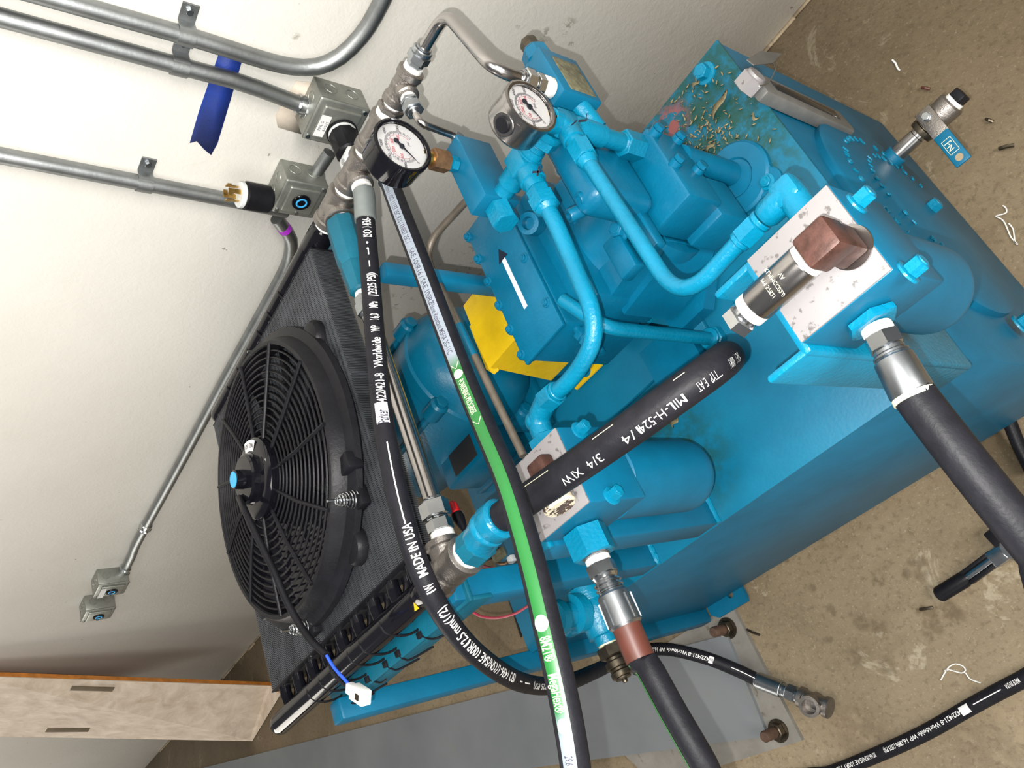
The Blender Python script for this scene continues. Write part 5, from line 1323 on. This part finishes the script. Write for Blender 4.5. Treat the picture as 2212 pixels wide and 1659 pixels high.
def leaf(px, py, L, w, ang, label):
    c_ = at(px, py, z=TZ + .002); e_ = V(math.cos(ang), math.sin(ang), 0); s_ = V(-e_.y, e_.x, 0)
    mb = MB(); g = []
    for i in range(9):
        t_ = i / 8; ww = w * math.sin(PI * t_) ** .8 + .0004; h_ = .004 * math.sin(PI * t_)
        cc_ = c_ + e_ * L * (t_ - .5) + s_ * .004 * math.sin(2 * PI * t_)
        g.append([mb.bm.verts.new(cc_ + s_ * ww + Z * (h_ + .003)), mb.bm.verts.new(cc_ + Z * h_), mb.bm.verts.new(cc_ - s_ * ww + Z * (h_ + .003)), mb.bm.verts.new(cc_ + Z * (h_ - .0008))])
    for a, b in zip(g, g[1:]):
        for k in range(4): mb.bm.faces.new((a[k], a[(k + 1) % 4], b[(k + 1) % 4], b[k]))
    mb.bm.faces.new(g[0]); mb.bm.faces.new(g[-1])
    solo('dry_leaf', mb, M['leaf'], label, 'leaf', 'larger dry leaves on the reservoir top', ang=0)
leaf(1557, 227, .050, .0055, math.radians(205), 'largest dry leaf, on the reservoir top below the hex bolt')
leaf(1506, 183, .016, .004, math.radians(200), 'small tan leaf lying just below the hex bolt')
leaf(1632, 253, .014, .003, math.radians(120), 'single tan leaf lying apart near the reservoir edge')
leaf(1538, 318, .020, .004, math.radians(20), 'curled leaf lying against the suction flange')
leaf(1460, 912, .020, .005, math.radians(30), 'brown leaf between the thick hose and the filter can')
leaf(1502, 660, .018, .004, math.radians(190), 'brown curled leaf beside the plate edge near the U shaped tube')

# ================================================================== wires near the cooler foot
def wire(label, pts, r, mat, group='loose wires below the cooler'):
    solo('wire', MB().tube(catmull(pts, .01), r, 8), mat, label, 'wire', group)
wire('pink red wire drooping in a curve across the gap below the cooler', [at(1010, 1295, z=.66), at(1015, 1315, z=.62), at(1035, 1330, z=.60), at(1071, 1335, z=.60), at(1111, 1326, z=.61), at(1142, 1308, z=.64)], .0028, M['redc'])
wire('pink red wire behind the blue post near the steel tee', [at(1018, 1228, z=.66), at(1040, 1222, z=.66), at(1062, 1227, z=.66)], .0026, M['redc'])
wire('thin black cable hanging down to the floor left of the reservoir', [at(1098, 1290, z=.40), at(1110, 1325, z=.25), at(1126, 1375, z=.10)], .0035, M['black_pl'])
wire('black cable loop behind the steel tee', [at(1025, 1235, z=.64), at(1040, 1215, z=.66), at(1062, 1205, z=.68)], .003, M['black_pl'])
wire('tan wire bundle between the steel tee and reservoir', [at(1055, 1182, z=.69), at(1068, 1200, z=.70), at(1075, 1216, z=.70), at(1092, 1217, z=.70), at(1106, 1210, z=.70), at(1135, 1222, z=.65), at(1155, 1235, z=.604)], .0028, M['brass_old'])
c_ = at(1077, 1198, z=.71)
solo('wire_connector', MB().box(c_ - V(.014, .010, .008), c_ + V(.014, .010, .008), .002), M['green_old'], 'tan square wire connector beside the blue elbow', 'connector')
c_ = at(1105, 1208, z=.71)
solo('wire_connector', MB().box(c_ - V(.007, .007, .006), c_ + V(.007, .007, .006), .002), M['white_pl'], 'white wire connector touching the green striped hose', 'connector')
ck = thing('alligator_clip', 'red and black test clip behind the chrome tube nut', 'clip', tuple(at(990, 1110, z=.86)))
r0c, r1c, r2c = at(974, 1088, z=.86), at(986, 1110, z=.86), at(1004, 1145, z=.86)
part(ck, 'red_boot', MB().lathe(r0c, r1c - r0c, [(0, .008), (.006, .010), ((r1c - r0c).length, .009)], 14), M['redp'], 'red rubber boot')
part(ck, 'black_boot', MB().lathe(r1c, r2c - r1c, [(0, .010), (.01, .011), ((r2c - r1c).length, .005)], 14), M['black_pl'])
